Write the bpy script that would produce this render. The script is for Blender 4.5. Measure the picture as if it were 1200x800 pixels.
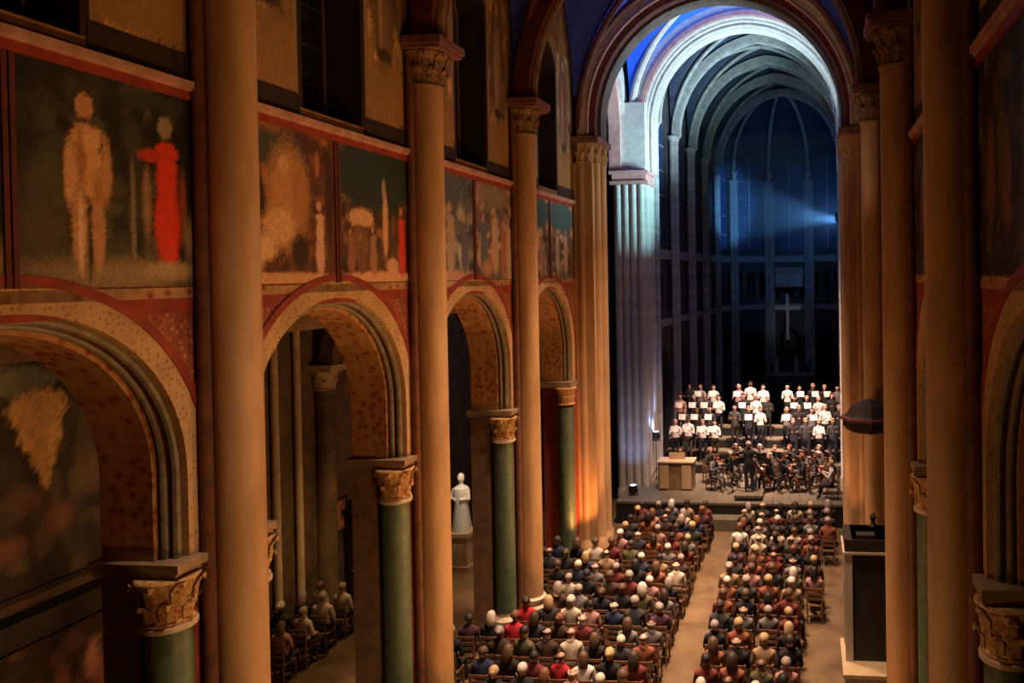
import bpy, bmesh, math, random
import numpy as np
from mathutils import Vector, Matrix, noise

R = random.Random(7)
PI = math.pi
SC = bpy.context.scene
COL = SC.collection
for o in list(bpy.data.objects):
    bpy.data.objects.remove(o)

# ------------------------------------------------------------------ camera
F, YAW, PITCH, ROLL, PX, PY, CAMX, CAMZ = 900.0, 0.1093, -0.0138, -0.0144, 848.09, 333.80, 2.6889, 8.8


def make_camera():
    c, s = math.cos(YAW), math.sin(YAW)
    r, fw, u = Vector((c, s, 0)), Vector((-s, c, 0)), Vector((0, 0, 1))
    f2 = math.cos(PITCH) * fw + math.sin(PITCH) * u
    u2 = -math.sin(PITCH) * fw + math.cos(PITCH) * u
    c, s = math.cos(ROLL), math.sin(ROLL)
    r3, u3 = c * r + s * u2, -s * r + c * u2
    cam = bpy.data.cameras.new('camera')
    cam.sensor_width = 36
    cam.lens = F * 36 / 1200
    cam.shift_x = (600 - PX) / 1200
    cam.shift_y = (PY - 400) / 1200
    cam.clip_end = 300
    cam.clip_start = .05
    o = bpy.data.objects.new('camera', cam)
    m = Matrix((r3, u3, -f2)).transposed().to_4x4()
    m.translation = (CAMX, 0, CAMZ)
    o.matrix_world = m
    COL.objects.link(o)
    SC.camera = o


make_camera()

# ------------------------------------------------------------------ world, lights, exposure
w = bpy.data.worlds.new('night')
w.use_nodes = True
w.node_tree.nodes['Background'].inputs[0].default_value = (.02, .025, .05, 1)
w.node_tree.nodes['Background'].inputs[1].default_value = .25
SC.world = w
SC.view_settings.view_transform = 'Standard'
SC.view_settings.look = 'None'
SC.view_settings.exposure = 0.0
SC.view_settings.gamma = 1.0


def aim(o, d):
    o.rotation_euler = (Vector(d) - o.location).to_track_quat('-Z', 'Y').to_euler()


def spot(loc, to, power, col, ang=70, blend=.6, size=.12):
    l = bpy.data.lights.new('spot_lamp', 'SPOT')
    l.energy, l.color = power, col
    l.spot_size, l.spot_blend, l.shadow_soft_size = math.radians(ang), blend, size
    o = bpy.data.objects.new('spot_lamp', l)
    o.location = loc
    aim(o, to)
    COL.objects.link(o)
    return o


def area(loc, to, power, col, sx, sy, spread=180):
    l = bpy.data.lights.new('area_lamp', 'AREA')
    l.energy, l.color, l.shape, l.size, l.size_y = power, col, 'RECTANGLE', sx, sy
    l.spread = math.radians(spread)
    o = bpy.data.objects.new('area_lamp', l)
    o.location = loc
    aim(o, to)
    COL.objects.link(o)
    return o


WARM = (1, .46, .155)
AMBER = (1, .42, .13)
COOL = (.42, .88, 1)
BLUE = (.10, .28, 1)
BAY, Y0, WX = 4.8755, 8.6449, 4.5


def YK(k):
    return Y0 + BAY * k


# unseen overhead fill lights, added above the frame to brighten the crowd
for y, p in ((8, 160), (14, 330), (19, 430), (23.5, 300)):
    area((-.6, y, 17.0), (-.6, y + .8, 0), p * 1.25, (1, .64, .42), 1.0, 1.0, 52)
# unseen floods added along the nave to brighten its walls and the crossing arch
spot((3.4, 6.0, 2.8), (-4.5, 9, 6.6), 620, WARM, 104, .9, .3)
spot((3.5, 12.3, 2.6), (-4.4, 9.6, 6.6), 850, WARM, 96, .9, .3)
spot((3.5, 15.4, 2.6), (-4.4, 14.0, 6.6), 900, WARM, 100, .9, .3)
spot((3.4, 20.0, 2.8), (-4.4, 18.4, 6.6), 850, WARM, 100, .9, .3)
spot((3.6, 17.5, 3.4), (-4.4, 22.6, 8.4), 330, WARM, 60, .9, .3)
for y, p in ((5.5, 300), (10.5, 320), (15.5, 280)):
    spot((3.5, y, 7.0), (-4.5, y + 1.5, 12.6), p, WARM, 62, .9, .3)
spot((-3.6, 3.2, 3.0), (4.5, 9.6, 6.0), 360, WARM, 66, .9, .3)
spot((-3.7, 9.5, 2.6), (4.5, 14.5, 5.5), 340, WARM, 62, .9, .3)
spot((-3.5, 8.0, 7.0), (4.5, 9.5, 11.6), 110, WARM, 62, .9, .3)
spot((3.8, 15.5, 9.0), (-1.2, 23.4, 15.6), 420, (1, .74, .52), 74, .9, .2)
spot((-3.8, 15.5, 9.0), (2.5, 23.4, 15.6), 160, (1, .70, .45), 64, .9, .2)
# uplights at the foot of the columns, hidden by the crowd
for s in (-1, 1):
    for k, p in ((1, 80), (2, 110)):
        spot((s * 3.55, YK(k) - .75, .5), (s * 4.3, YK(k), 7), p, AMBER, 60, .8, .08)
    spot((s * 3.3, 21.9, .5), (s * 4.2, 23.2, 6), 200, (1, .40, .14), 70, .8, .08)
    spot((s * 2.8, 22.6, .9), (s * 4.0, 23.4, 9), 110, (1, .5, .2), 60, .8, .08)
# cool projectors of the concert behind the crossing piers
spot((4.7, 25.6, 8.5), (-4.1, 29.2, 12.6), 6000, COOL, 36, .9, .15)
spot((4.9, 27.2, 9.5), (-1.5, 30.0, 17.8), 4600, (.70, .93, 1), 75, .7, .15)
spot((4.6, 26.2, 10.5), (-2.6, 28.6, 17.6), 5000, (.5, .75, 1), 80, .7, .15)
spot((4.6, 27.3, 9.0), (-.2, 35.0, 19.0), 2600, (.42, .9, 1), 50, .8, .15)
spot((4.4, 31.3, 10.0), (.2, 35.0, 18.6), 1500, (.42, .85, 1), 95, .8, .15)
spot((4.7, 25.7, 9.5), (-4.4, 22.6, 12.6), 1100, (.95, .95, .9), 38, .9, .15)  # unseen spot added for the pale spill on the last bay
spot((4.3, 31.6, 8.0), (1.45, 47.0, 5.8), 420, (.9, .95, 1), 12, .9, .1)  # unseen narrow fill added to brighten the altar cross
spot((-3.5, 22.2, 1.0), (-4.9, 23.0, 2.4), 260, (1, .36, .10), 80, .8, .08)  # amber spot added low for the glow on the pier's red flank
# unseen warm area light added over the stage to brighten the choir
area((1.3, 26.2, 17.5), (1.0, 31.2, 1.5), 720, (1, .62, .47), 1.0, 1.0, 36)

# ------------------------------------------------------------------ materials
MATS = {}


def nt(name):
    m = bpy.data.materials.new(name)
    m.use_nodes = True
    t = m.node_tree
    return m, t, t.nodes['Principled BSDF']


def ramp(t, cols):
    n = t.nodes.new('ShaderNodeValToRGB')
    e = n.color_ramp.elements
    while len(e) < len(cols):
        e.new(.5)
    for i, (p, c) in enumerate(cols):
        e[i].position = p
        e[i].color = (*c, 1)
    return n


def mat(name, c1, c2=None, scale=3.0, rough=.7, bump=.15, detail=6, stretch=(1, 1, 1), metal=0):
    """stone, plaster, paint or wood: two colours mixed by noise with a fine relief"""
    if name in MATS:
        return MATS[name]
    m, t, b = nt(name)
    c2 = c2 or tuple(x * .75 for x in c1)
    tc = t.nodes.new('ShaderNodeTexCoord')
    mp = t.nodes.new('ShaderNodeMapping')
    mp.inputs['Scale'].default_value = stretch
    t.links.new(tc.outputs['Object'], mp.inputs[0])
    n = t.nodes.new('ShaderNodeTexNoise')
    n.inputs['Scale'].default_value = scale
    n.inputs['Detail'].default_value = detail
    t.links.new(mp.outputs[0], n.inputs[0])
    r = ramp(t, [(.32, c2), (.68, c1)])
    t.links.new(n.outputs[0], r.inputs[0])
    t.links.new(r.outputs[0], b.inputs['Base Color'])
    b.inputs['Roughness'].default_value = rough
    b.inputs['Metallic'].default_value = metal
    if bump:
        bp = t.nodes.new('ShaderNodeBump')
        bp.inputs['Strength'].default_value = bump
        bp.inputs['Distance'].default_value = .02
        t.links.new(n.outputs[0], bp.inputs['Height'])
        t.links.new(bp.outputs[0], b.inputs['Normal'])
    MATS[name] = m
    return m


def mat_pattern(name, base, motif, third, scale, thresh=.35, rough=.75, stars=False):
    """painted ornament: dots and scrolls on a ground"""
    m, t, b = nt(name)
    tc = t.nodes.new('ShaderNodeTexCoord')
    v = t.nodes.new('ShaderNodeTexVoronoi')
    v.inputs['Scale'].default_value = scale
    if not stars:
        v.inputs['Randomness'].default_value = .75
    t.links.new(tc.outputs['Object'], v.inputs[0])
    r = ramp(t, [(thresh * .8, motif), (thresh, base)] if stars else [(thresh * .5, motif), (thresh * .8, base), (thresh * 1.8, third)])
    t.links.new(v.outputs['Distance'], r.inputs[0])
    n = t.nodes.new('ShaderNodeTexNoise')
    n.inputs['Scale'].default_value = 2.2
    n.inputs['Detail'].default_value = 8
    t.links.new(tc.outputs['Object'], n.inputs[0])
    mx = t.nodes.new('ShaderNodeMixRGB')
    mx.blend_type = 'MULTIPLY'
    mx.inputs[0].default_value = .5
    t.links.new(r.outputs[0], mx.inputs[1])
    r2 = ramp(t, [(.3, (.45, .42, .4)), (.65, (1, 1, 1))])
    t.links.new(n.outputs[0], r2.inputs[0])
    t.links.new(r2.outputs[0], mx.inputs[2])
    t.links.new(mx.outputs[0], b.inputs['Base Color'])
    b.inputs['Roughness'].default_value = rough
    MATS[name] = m
    return m


def mat_attr(name, rough=.7):
    m, t, b = nt(name)
    a = t.nodes.new('ShaderNodeAttribute')
    a.attribute_name = 'paint'
    t.links.new(a.outputs['Color'], b.inputs['Base Color'])
    b.inputs['Roughness'].default_value = rough
    MATS[name] = m
    return m


def mat_objcolor(name, rough=.85, mul=1.0):
    m, t, b = nt(name)
    a = t.nodes.new('ShaderNodeObjectInfo')
    n = t.nodes.new('ShaderNodeTexNoise')
    n.inputs['Scale'].default_value = 18
    mx = t.nodes.new('ShaderNodeMixRGB')
    mx.blend_type = 'MULTIPLY'
    mx.inputs[0].default_value = .35
    t.links.new(a.outputs['Color'], mx.inputs[1])
    t.links.new(n.outputs[0], mx.inputs[2])
    t.links.new(mx.outputs[0], b.inputs['Base Color'])
    b.inputs['Roughness'].default_value = rough
    MATS[name] = m
    return m


def mat_random(name, cols, rough=.7):
    m, t, b = nt(name)
    a = t.nodes.new('ShaderNodeObjectInfo')
    r = ramp(t, [(i / len(cols), c) for i, c in enumerate(cols)])
    r.color_ramp.interpolation = 'CONSTANT'
    t.links.new(a.outputs['Random'], r.inputs[0])
    t.links.new(r.outputs[0], b.inputs['Base Color'])
    b.inputs['Roughness'].default_value = rough
    MATS[name] = m
    return m


def mat_emit(name, col, st):
    m, t, b = nt(name)
    b.inputs['Base Color'].default_value = (*col, 1)
    b.inputs['Emission Color'].default_value = (*col, 1)
    b.inputs['Emission Strength'].default_value = st
    MATS[name] = m
    return m


TAN = mat('tan_stone', (.60, .37, .175), (.40, .23, .10), 3.0, .7, .2, 6, (1, 1, .25))
TANPALE = mat('pale_stone', (.66, .52, .36), (.48, .36, .23), 4)
BROWN = mat('brown_stone', (.28, .18, .09), (.17, .10, .05), 4)
DARKST = mat('dark_stone', (.14, .10, .07), (.07, .05, .035), 3)
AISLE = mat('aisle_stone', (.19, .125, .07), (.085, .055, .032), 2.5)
RED = mat('red_paint', (.36, .055, .025), (.22, .03, .015), 5, .65)
DRED = mat('dark_red_paint', (.16, .03, .02), (.08, .018, .012), 5, .65)
GREEN = mat('green_paint', (.115, .17, .10), (.07, .11, .062), 6, .5, .1)
GREYGREEN = mat('grey_green_paint', (.27, .23, .14), (.14, .12, .07), 6, .6)
UMBER_SHADE = mat('umber_shade', (.035, .016, .010), (.018, .009, .006), 5, .8)  # shade put into the colour: window recesses and strip above the string course
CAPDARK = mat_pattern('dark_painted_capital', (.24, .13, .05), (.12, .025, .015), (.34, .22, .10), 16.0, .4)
PINK = mat('rose_stone', (.58, .34, .26), (.38, .19, .14), 5)
BAND = mat_pattern('ornament_band', (.40, .20, .09), (.30, .05, .03), (.55, .33, .17), 6.5)
SPAND = mat_pattern('spandrel_paint', (.46, .17, .075), (.62, .34, .16), (.34, .08, .04), 15.0)
VOUSS = mat_pattern('voussoir_paint', (.60, .37, .17), (.36, .14, .05), (.64, .42, .21), 15.0, .32)
SOFFIT = mat_pattern('soffit_paint', (.46, .19, .06), (.30, .07, .03), (.55, .32, .12), 7.0, .4)
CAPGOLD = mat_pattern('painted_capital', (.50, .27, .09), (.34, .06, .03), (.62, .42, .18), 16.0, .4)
OCHRE = mat('ochre_paint', (.38, .18, .04), (.18, .08, .022), 2.2, .8, .1, 8)
STARBLUE = mat_pattern('starry_blue', (.05, .09, .62), (.30, .28, .35), (0, 0, 0), 5.0, .10, .8, True)
BLUEV = mat_pattern('crossing_blue', (.015, .13, .95), (.1, .25, .9), (0, 0, 0), 5.0, .10, .8, True)
WHITEST = mat('white_stone', (.62, .60, .54), (.48, .45, .40), 4)
ROSEW = mat('rose_white_stone', (.62, .34, .30), (.48, .23, .20), 4)
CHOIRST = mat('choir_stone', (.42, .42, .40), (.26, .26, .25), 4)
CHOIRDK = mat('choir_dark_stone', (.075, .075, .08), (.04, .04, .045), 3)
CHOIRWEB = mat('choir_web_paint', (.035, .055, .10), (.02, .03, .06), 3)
GLASS = mat_pattern('stained_glass', (.03, .08, .22), (.05, .12, .30), (.02, .04, .12), 9.0, .5, .45)
NIGHT = mat_pattern('night_glass', (.012, .014, .02), (.02, .022, .03), (.006, .007, .01), 9.0, .5, .2)
LEAD = mat('lead_bar', (.03, .03, .03), (.02, .02, .02), 8)
FLOOR = mat('floor_stone', (.19, .125, .065), (.10, .062, .032), 1.6, .34, .05)
STAGE = mat('stage_boards', (.16, .135, .09), (.09, .075, .05), 3, .55, .1, 6, (6, .4, 1))
WOOD = mat('dark_wood', (.03, .016, .010), (.012, .008, .006), 5, .7, .1, 6, (1, 1, .2))
CHAIRW = mat('chair_wood', (.20, .10, .045), (.12, .055, .025), 6, .5, .1, 6, (1, 1, .2))
STRAW = mat('woven_straw', (.40, .28, .13), (.28, .18, .08), 30, .8)
PALEWOOD = mat('pale_wood', (.58, .44, .26), (.46, .33, .18), 5, .5, .1, 6, (1, 1, .2))
MARBLE = mat('pale_marble', (.62, .54, .42), (.48, .40, .30), 3, .35, .05)
BLACK = mat('black_metal', (.015, .015, .016), (.01, .01, .01), 8, .4)
PAPER = mat('paper', (.80, .77, .70), (.72, .69, .62), 10, .8, 0)
SILVER = mat('silver', (.72, .71, .68), (.60, .59, .56), 8, .5, .05)
VARNISH = mat('violin_varnish', (.28, .09, .03), (.18, .05, .015), 8, .3)
MURAL = mat_attr('fresco')
CLOTH = mat_objcolor('coat_cloth')
HAIR = mat_objcolor('hair', .6)
TROUS = mat_random('trousers', [(.012, .012, .015), (.02, .022, .04), (.03, .022, .018), (.05, .045, .04), (.015, .015, .02)])
SKIN = mat_random('skin', [(.52, .30, .21), (.58, .36, .26), (.42, .23, .15), (.60, .38, .28), (.22, .11, .07), (.55, .33, .23)], .5)
SHOE = mat('shoe_leather', (.02, .015, .012), (.01, .008, .006), 8, .4)
EYE = mat('eye', (.02, .015, .012), (.015, .01, .01), 8, .2, 0)
LENS = mat_emit('lamp_lens', (.45, .6, 1), 6)


# ------------------------------------------------------------------ mesh helpers
class MB:
    def __init__(self):
        self.v, self.f, self.mi = [], [], []
        self.m = 0

    def add(self, vs, fs):
        b = len(self.v)
        self.v += [tuple(x) for x in vs]
        for f in fs:
            self.f.append([b + i for i in f])
            self.mi.append(self.m)
        return self

    def box(self, x0, x1, y0, y1, z0, z1):
        vs = [(x, y, z) for x in (x0, x1) for y in (y0, y1) for z in (z0, z1)]
        return self.add(vs, [(0, 1, 3, 2), (4, 6, 7, 5), (0, 4, 5, 1), (2, 3, 7, 6), (0, 2, 6, 4), (1, 5, 7, 3)])

    def lathe(self, prof, n=16, c=(0, 0), a0=0, a1=2 * PI, cap=True, sy=1.0):
        """prof = [(r, z)...] turned about a vertical axis at c"""
        full = abs(a1 - a0 - 2 * PI) < 1e-6
        m = n if full else n + 1
        vs, fs = [], []
        for r, z in prof:
            for i in range(m):
                a = a0 + (a1 - a0) * i / n
                vs.append((c[0] + r * math.cos(a), c[1] + r * math.sin(a) * sy, z))
        for j in range(len(prof) - 1):
            for i in range(n):
                k = (i + 1) % m
                fs.append((j * m + i, j * m + k, (j + 1) * m + k, (j + 1) * m + i))
        if cap and full:
            fs.append(tuple(range(m))[::-1])
            fs.append(tuple((len(prof) - 1) * m + i for i in range(m)))
        return self.add(vs, fs)

    def tube(self, pts, r, n=8, caps=True):
        pts = [Vector(p) for p in pts]
        vs, fs = [], []
        up = None
        for i, p in enumerate(pts):
            d = (pts[min(i + 1, len(pts) - 1)] - pts[max(i - 1, 0)]).normalized()
            if up is None:
                up = d.orthogonal().normalized()
            up = (up - d * up.dot(d)).normalized()
            q = d.cross(up)
            rr = r[i] if isinstance(r, (list, tuple)) else r
            for k in range(n):
                a = 2 * PI * k / n
                vs.append(p + up * (rr * math.cos(a)) + q * (rr * math.sin(a)))
        for i in range(len(pts) - 1):
            for k in range(n):
                l = (k + 1) % n
                fs.append((i * n + k, i * n + l, (i + 1) * n + l, (i + 1) * n + k))
        if caps:
            fs.append(tuple(range(n))[::-1])
            fs.append(tuple((len(pts) - 1) * n + i for i in range(n)))
        return self.add(vs, fs)

    def ellipsoid(self, c, r, nu=10, nv=7):
        prof = [(max(1e-4, math.sin(PI * j / nv)), -math.cos(PI * j / nv)) for j in range(nv + 1)]
        vs, fs = [], []
        for pr, pz in prof:
            for i in range(nu):
                a = 2 * PI * i / nu
                vs.append((c[0] + r[0] * pr * math.cos(a), c[1] + r[1] * pr * math.sin(a), c[2] + r[2] * pz))
        for j in range(nv):
            for i in range(nu):
                k = (i + 1) % nu
                fs.append((j * nu + i, j * nu + k, (j + 1) * nu + k, (j + 1) * nu + i))
        return self.add(vs, fs)

    def mesh(self, name, mats, smooth=False):
        me = bpy.data.meshes.new(name)
        me.from_pydata(self.v, [], self.f)
        for m in (mats if isinstance(mats, (list, tuple)) else [mats]):
            me.materials.append(m)
        if any(self.mi):
            me.polygons.foreach_set('material_index', self.mi)
        bm = bmesh.new()
        bm.from_mesh(me)
        bmesh.ops.remove_doubles(bm, verts=bm.verts, dist=1e-5)
        bmesh.ops.recalc_face_normals(bm, faces=bm.faces)
        if smooth:
            for f in bm.faces:
                f.smooth = True
            for e in bm.edges:
                if len(e.link_faces) == 2 and e.calc_face_angle(0) > .7:
                    e.smooth = False
        bm.to_mesh(me)
        bm.free()
        return me


def link(name, me, parent=None, loc=(0, 0, 0), rz=0, label=None):
    o = bpy.data.objects.new(name, me)
    o.location = loc
    o.rotation_euler = (0, 0, rz)
    if parent:
        o.parent = parent
    if label:
        o['label'] = label
    COL.objects.link(o)
    return o


def tag(o, label=None, cat=None, group=None, kind=None):
    for k, v in (('label', label), ('category', cat), ('group', group), ('kind', kind)):
        if v:
            o[k] = v
    return o


def thing(name, label, cat, loc=(0, 0, 0), rz=0, group=None):
    return tag(link(name, None, None, loc, rz), label, cat, group)


def struct(name, me=None, parent=None, loc=(0, 0, 0), rz=0):
    o = link(name, me, parent, loc, rz)
    if not parent:
        o['kind'] = 'structure'
    return o


def arc(r, e, n, off=0.0):
    """half-span r, pointedness e: [(s, z)] from (-r,0) over the crown to (r,0); off widens it"""
    rr = r + e + off
    a_end = math.acos(e / (r + e + off)) if e else PI / 2
    L = [(e - rr * math.cos(a_end * i / n), rr * math.sin(a_end * i / n)) for i in range(n + 1)]
    return L + [(-s, z) for s, z in reversed(L[:-1])]


def ring(mb, r0, r1, d0, d1, zs, zb, plane='y', e=0.0, n=14):
    """arch band between half-spans r0 and r1, depth d0..d1, springing zs, stilted down to zb.
    plane 'y': the arch stands in the y-z plane with depth along x; 'x': in x-z with depth along y"""
    A, B = arc(r0, e, n), arc(r0, e, n, r1 - r0)
    A = [(-r0, zb - zs)] + A + [(r0, zb - zs)]
    B = [(-r1, zb - zs)] + B + [(r1, zb - zs)]
    vs, fs = [], []
    for (a, za), (b, z2) in zip(A, B):
        for s, z, d in ((a, za, d0), (b, z2, d0), (b, z2, d1), (a, za, d1)):
            vs.append((d, s, zs + z) if plane == 'y' else (s, d, zs + z))
    m = len(A)
    for i in range(m - 1):
        for k in range(4):
            l = (k + 1) % 4
            fs.append((i * 4 + k, i * 4 + l, (i + 1) * 4 + l, (i + 1) * 4 + k))
    fs += [(0, 1, 2, 3), tuple((m - 1) * 4 + k for k in (3, 2, 1, 0))]
    mb.add(vs, fs)
    return mb


def roll(mb, r, d, rad, zs, zb, plane='y', e=0.0, n=16, seg=8):
    A = [(-r, zb - zs)] + arc(r, e, n) + [(r, zb - zs)]
    pts = [((d, s, zs + z) if plane == 'y' else (s, d, zs + z)) for s, z in A]
    mb.tube(pts, rad, seg)
    return mb


def pierced(mb, w, z0, z1, r, zs, zb, d0, d1, plane='y', e=0.0, n=12):
    """rectangular slab of width 2w from z0 to z1 with an arched opening (half-span r, springing zs, foot zb)"""
    A = [(-r, zb)] + [(s, zs + z) for s, z in arc(r, e, n)] + [(r, zb)]

    def P(d, s, z):
        return (d, s, z) if plane == 'y' else (s, d, z)
    for i in range(len(A) - 1):
        (s0, a0), (s1, a1) = A[i], A[i + 1]
        if abs(s1 - s0) > 1e-6:
            vs = [P(d, s, z) for d in (d0, d1) for s, z in ((s0, a0), (s1, a1), (s1, z1), (s0, z1))]
            mb.add(vs, [(0, 1, 2, 3), (7, 6, 5, 4), (0, 4, 5, 1), (3, 2, 6, 7)])
        else:
            vs = [P(d, s0, z) for d in (d0, d1) for z in (a0, a1)]
            mb.add(vs, [(0, 1, 3, 2)])
    for sg in (-1, 1):
        vs = [P(d, s, z) for d in (d0, d1) for s, z in ((sg * r, z0), (sg * w, z0), (sg * w, z1), (sg * r, z1))]
        mb.add(vs, [(0, 1, 2, 3), (7, 6, 5, 4), (0, 4, 5, 1), (1, 5, 6, 2)])
    if zb > z0 + 1e-4:
        vs = [P(d, s, z) for d in (d0, d1) for s, z in ((-r, z0), (r, z0), (r, zb), (-r, zb))]
        mb.add(vs, [(0, 1, 2, 3), (7, 6, 5, 4), (0, 4, 5, 1), (3, 2, 6, 7)])
    return mb


def capital_prof(r, z0, z1, fl):
    h = z1 - z0
    return [(r, z0), (r * 1.12, z0 + .02 * h), (r * 1.15, z0 + .07 * h), (r * 1.02, z0 + .12 * h), (r * 1.05, z0 + .3 * h),
            (r * 1.16, z0 + .5 * h), (r * 1.10, z0 + .53 * h), (r * (1 + .5 * (fl - 1)), z0 + .75 * h), (r * fl, z0 + .96 * h), (r * fl * .97, z1)]


def leaves(mb, r, z0, z1, fl, n, c=(0, 0)):
    """two tiers of curled leaves on a capital"""
    h = z1 - z0
    for tier, (za, zb, rr) in enumerate(((z0 + .1 * h, z0 + .52 * h, r * 1.04), (z0 + .42 * h, z0 + .95 * h, r * (1 + .35 * (fl - 1))))):
        for i in range(n):
            a = 2 * PI * (i + .5 * tier) / n
            ca, sa = math.cos(a), math.sin(a)
            wd = rr * PI / n * .8
            row = [(rr, za, wd * .8), (rr * 1.06, za + (zb - za) * .6, wd), (rr * 1.32, zb, wd * .55), (rr * 1.34, zb - .12 * h, wd * .3)]
            vs = []
            for q, z, wq in row:
                vs += [(c[0] + q * ca - wq * sa, c[1] + q * sa + wq * ca, z), (c[0] + (q + .02) * ca, c[1] + (q + .02) * sa, z),
                       (c[0] + q * ca + wq * sa, c[1] + q * sa - wq * ca, z)]
            fs = []
            for j in range(3):
                for k in range(2):
                    fs.append((j * 3 + k, j * 3 + k + 1, j * 3 + k + 4, j * 3 + k + 3))
            mb.add(vs, fs)
    return mb


def paint_mesh(name, w, h, nx, ny, base, shapes, seed, grain=.25):
    """flat fresco panel w x h standing in the y-z plane: ground colour plus soft pigment shapes"""
    yy, zz = np.meshgrid(np.linspace(0, 1, nx), np.linspace(0, 1, ny))
    col = np.ones((ny, nx, 3)) * np.array(base)
    rng = np.random.RandomState(seed)
    blots = [(rng.rand(), rng.rand(), .03 + .07 * rng.rand(), .03 + .07 * rng.rand(), tuple((np.array(base) + .015) * (.3 + 3.0 * rng.rand() ** 2) * np.array([1.1, .95 + .15 * rng.rand(), .7])), .6) for _ in range(90)]
    for sh in blots + list(shapes):
        cx, cz, rx, rz, c, soft = sh
        d = np.sqrt(((yy - cx) / rx) ** 2 + ((zz - cz) / rz) ** 2)
        wob = rng.rand(ny, nx) * .3
        a = np.clip((1 + wob - d) / max(soft, .05), 0, 1)[..., None]
        col = col * (1 - a) + np.array(c) * a
    small = rng.rand(ny // 3 + 2, nx // 3 + 2)
    g = np.kron(small, np.ones((3, 3)))[:ny, :nx] * .25 + rng.rand(ny, nx) * .5 + .12
    col = np.clip(col * (1 - grain + 2 * grain * g)[..., None], 0, 1)
    vs = [(0, (x - .5) * w, z * h) for x, z in zip(yy.ravel(), zz.ravel())]
    fs = [(j * nx + i, j * nx + i + 1, (j + 1) * nx + i + 1, (j + 1) * nx + i) for j in range(ny - 1) for i in range(nx - 1)]
    b = len(vs)
    vs += [(-.02, s * w / 2, z) for s in (-1, 1) for z in (0, h)]
    fs += [(b, b + 2, b + 3, b + 1)]
    me = bpy.data.meshes.new(name)
    me.from_pydata(vs, [], fs)
    ca = me.color_attributes.new('paint', 'FLOAT_COLOR', 'POINT')
    full = np.ones((len(vs), 4), dtype=np.float32)
    full[:b, :3] = col.reshape(-1, 3)
    full[b:, :3] = base
    ca.data.foreach_set('color', full.ravel())
    me.materials.append(MURAL)
    return me


ORD = ['first', 'second', 'third', 'fourth', 'fifth', 'sixth', 'seventh', 'eighth', 'ninth', 'tenth', 'eleventh', 'twelfth', 'thirteenth',
       'fourteenth', 'fifteenth', 'sixteenth', 'seventeenth', 'eighteenth']

# ------------------------------------------------------------------ room shell
mb = MB().box(-13, 13, -3, 52, -.3, 0)
struct('floor', mb.mesh('floor', FLOOR))
mb = MB().box(-10.6, 10.6, -3.4, -3, 0, 20)
struct('wall_back', mb.mesh('wall_back', BROWN))

ZAB, ZSP, ZT = 5.62, 6.60, 8.45      # abacus top, arch springing, top of the spandrels
HB = BAY / 2
SIDES = ((-1, 'left', 'the wall facing the pulpit'), (1, 'right', 'the pulpit wall'))
walls = {}
# wall pieces of one bay (local: x = 0 wall face, +x towards the nave, y along the nave)
mb = pierced(MB(), HB, ZAB, ZT + .45, 2.18, ZSP, ZAB, -.9, 0)
me_spandrel = mb.mesh('spandrel', SPAND)
mb = MB().box(-.9, 0, -HB, HB, ZT + .45, 11.0)
me_middle = mb.mesh('painted_wall', DRED)
mb = pierced(MB(), HB, 11.0, 17.6, .80, 14.6, 11.28, -.9, 0)
me_clere = mb.mesh('clerestory_wall', OCHRE)
mb = MB().box(-.9, 0, -HB, HB, 0, 17.6)
me_plain = mb.mesh('plain_wall', BROWN)
mb = MB().box(-.9, 0, -.47, .47, 0, ZAB)
me_plainpier = mb.mesh('wall_pier', BROWN)
for s, side, sname in SIDES:
    wl = struct('wall_' + side)
    walls[s] = wl
    rz = 0 if s < 0 else PI
    for k in range(0, 4):
        loc = (s * WX, YK(k) - HB, 0)
        struct('spandrel', me_spandrel, wl, loc, rz)
        struct('painted_wall', me_middle, wl, loc, rz)
        struct('clerestory_wall', me_clere, wl, loc, rz)
    struct('wall_pier', me_plainpier, wl, (s * WX, YK(-1), 0), rz)
    for k in (-1,):
        struct('plain_wall', me_plain, wl, (s * WX, YK(k) - HB, 0), rz)
    mb = MB().box(-.9, 0, -1, 1.0, 0, 17.6)
    struct('plain_wall', mb.mesh('plain_wall', BROWN), wl, (s * WX, -2.1, 0), rz)

# string courses (trim) and bands, one per bay
mb = MB().box(-.02, .11, -HB, HB, 11.05, 11.13).box(-.02, .08, -HB, HB, 11.02, 11.05)
me_string = mb.mesh('string_course', PINK)
me_fillet = MB().box(-.02, .05, -HB, HB, 10.92, 11.02).mesh('red_fillet', RED)
me_sill_shade = MB().box(-.02, .02, -HB, -.81, 11.13, 11.46).box(-.02, .02, .81, HB, 11.13, 11.46).mesh('sill_shade_band', UMBER_SHADE)  # dark strip painted in place of the sloping sill's shadow
mb = MB().box(-.02, .015, -HB, HB, 8.62, 8.74)
me_band = mb.mesh('band', BAND)
mb = MB().box(-.02, .01, -HB, HB, ZT, 8.62)
me_bandred = mb.mesh('red_band', RED)
n = 0
for s, side, sname in SIDES:
    rz = 0 if s < 0 else PI
    for k in range(0, 4):
        n += 1
        t = struct('trim_%d' % n, None, None, (s * WX, YK(k) - HB, 0), rz)
        link('string_course', me_string, t)
        link('red_fillet', me_fillet, t)
        link('sill_shade_band', me_sill_shade, t)
        link('ornament_band', me_band, t)
        link('red_band', me_bandred, t)

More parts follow.
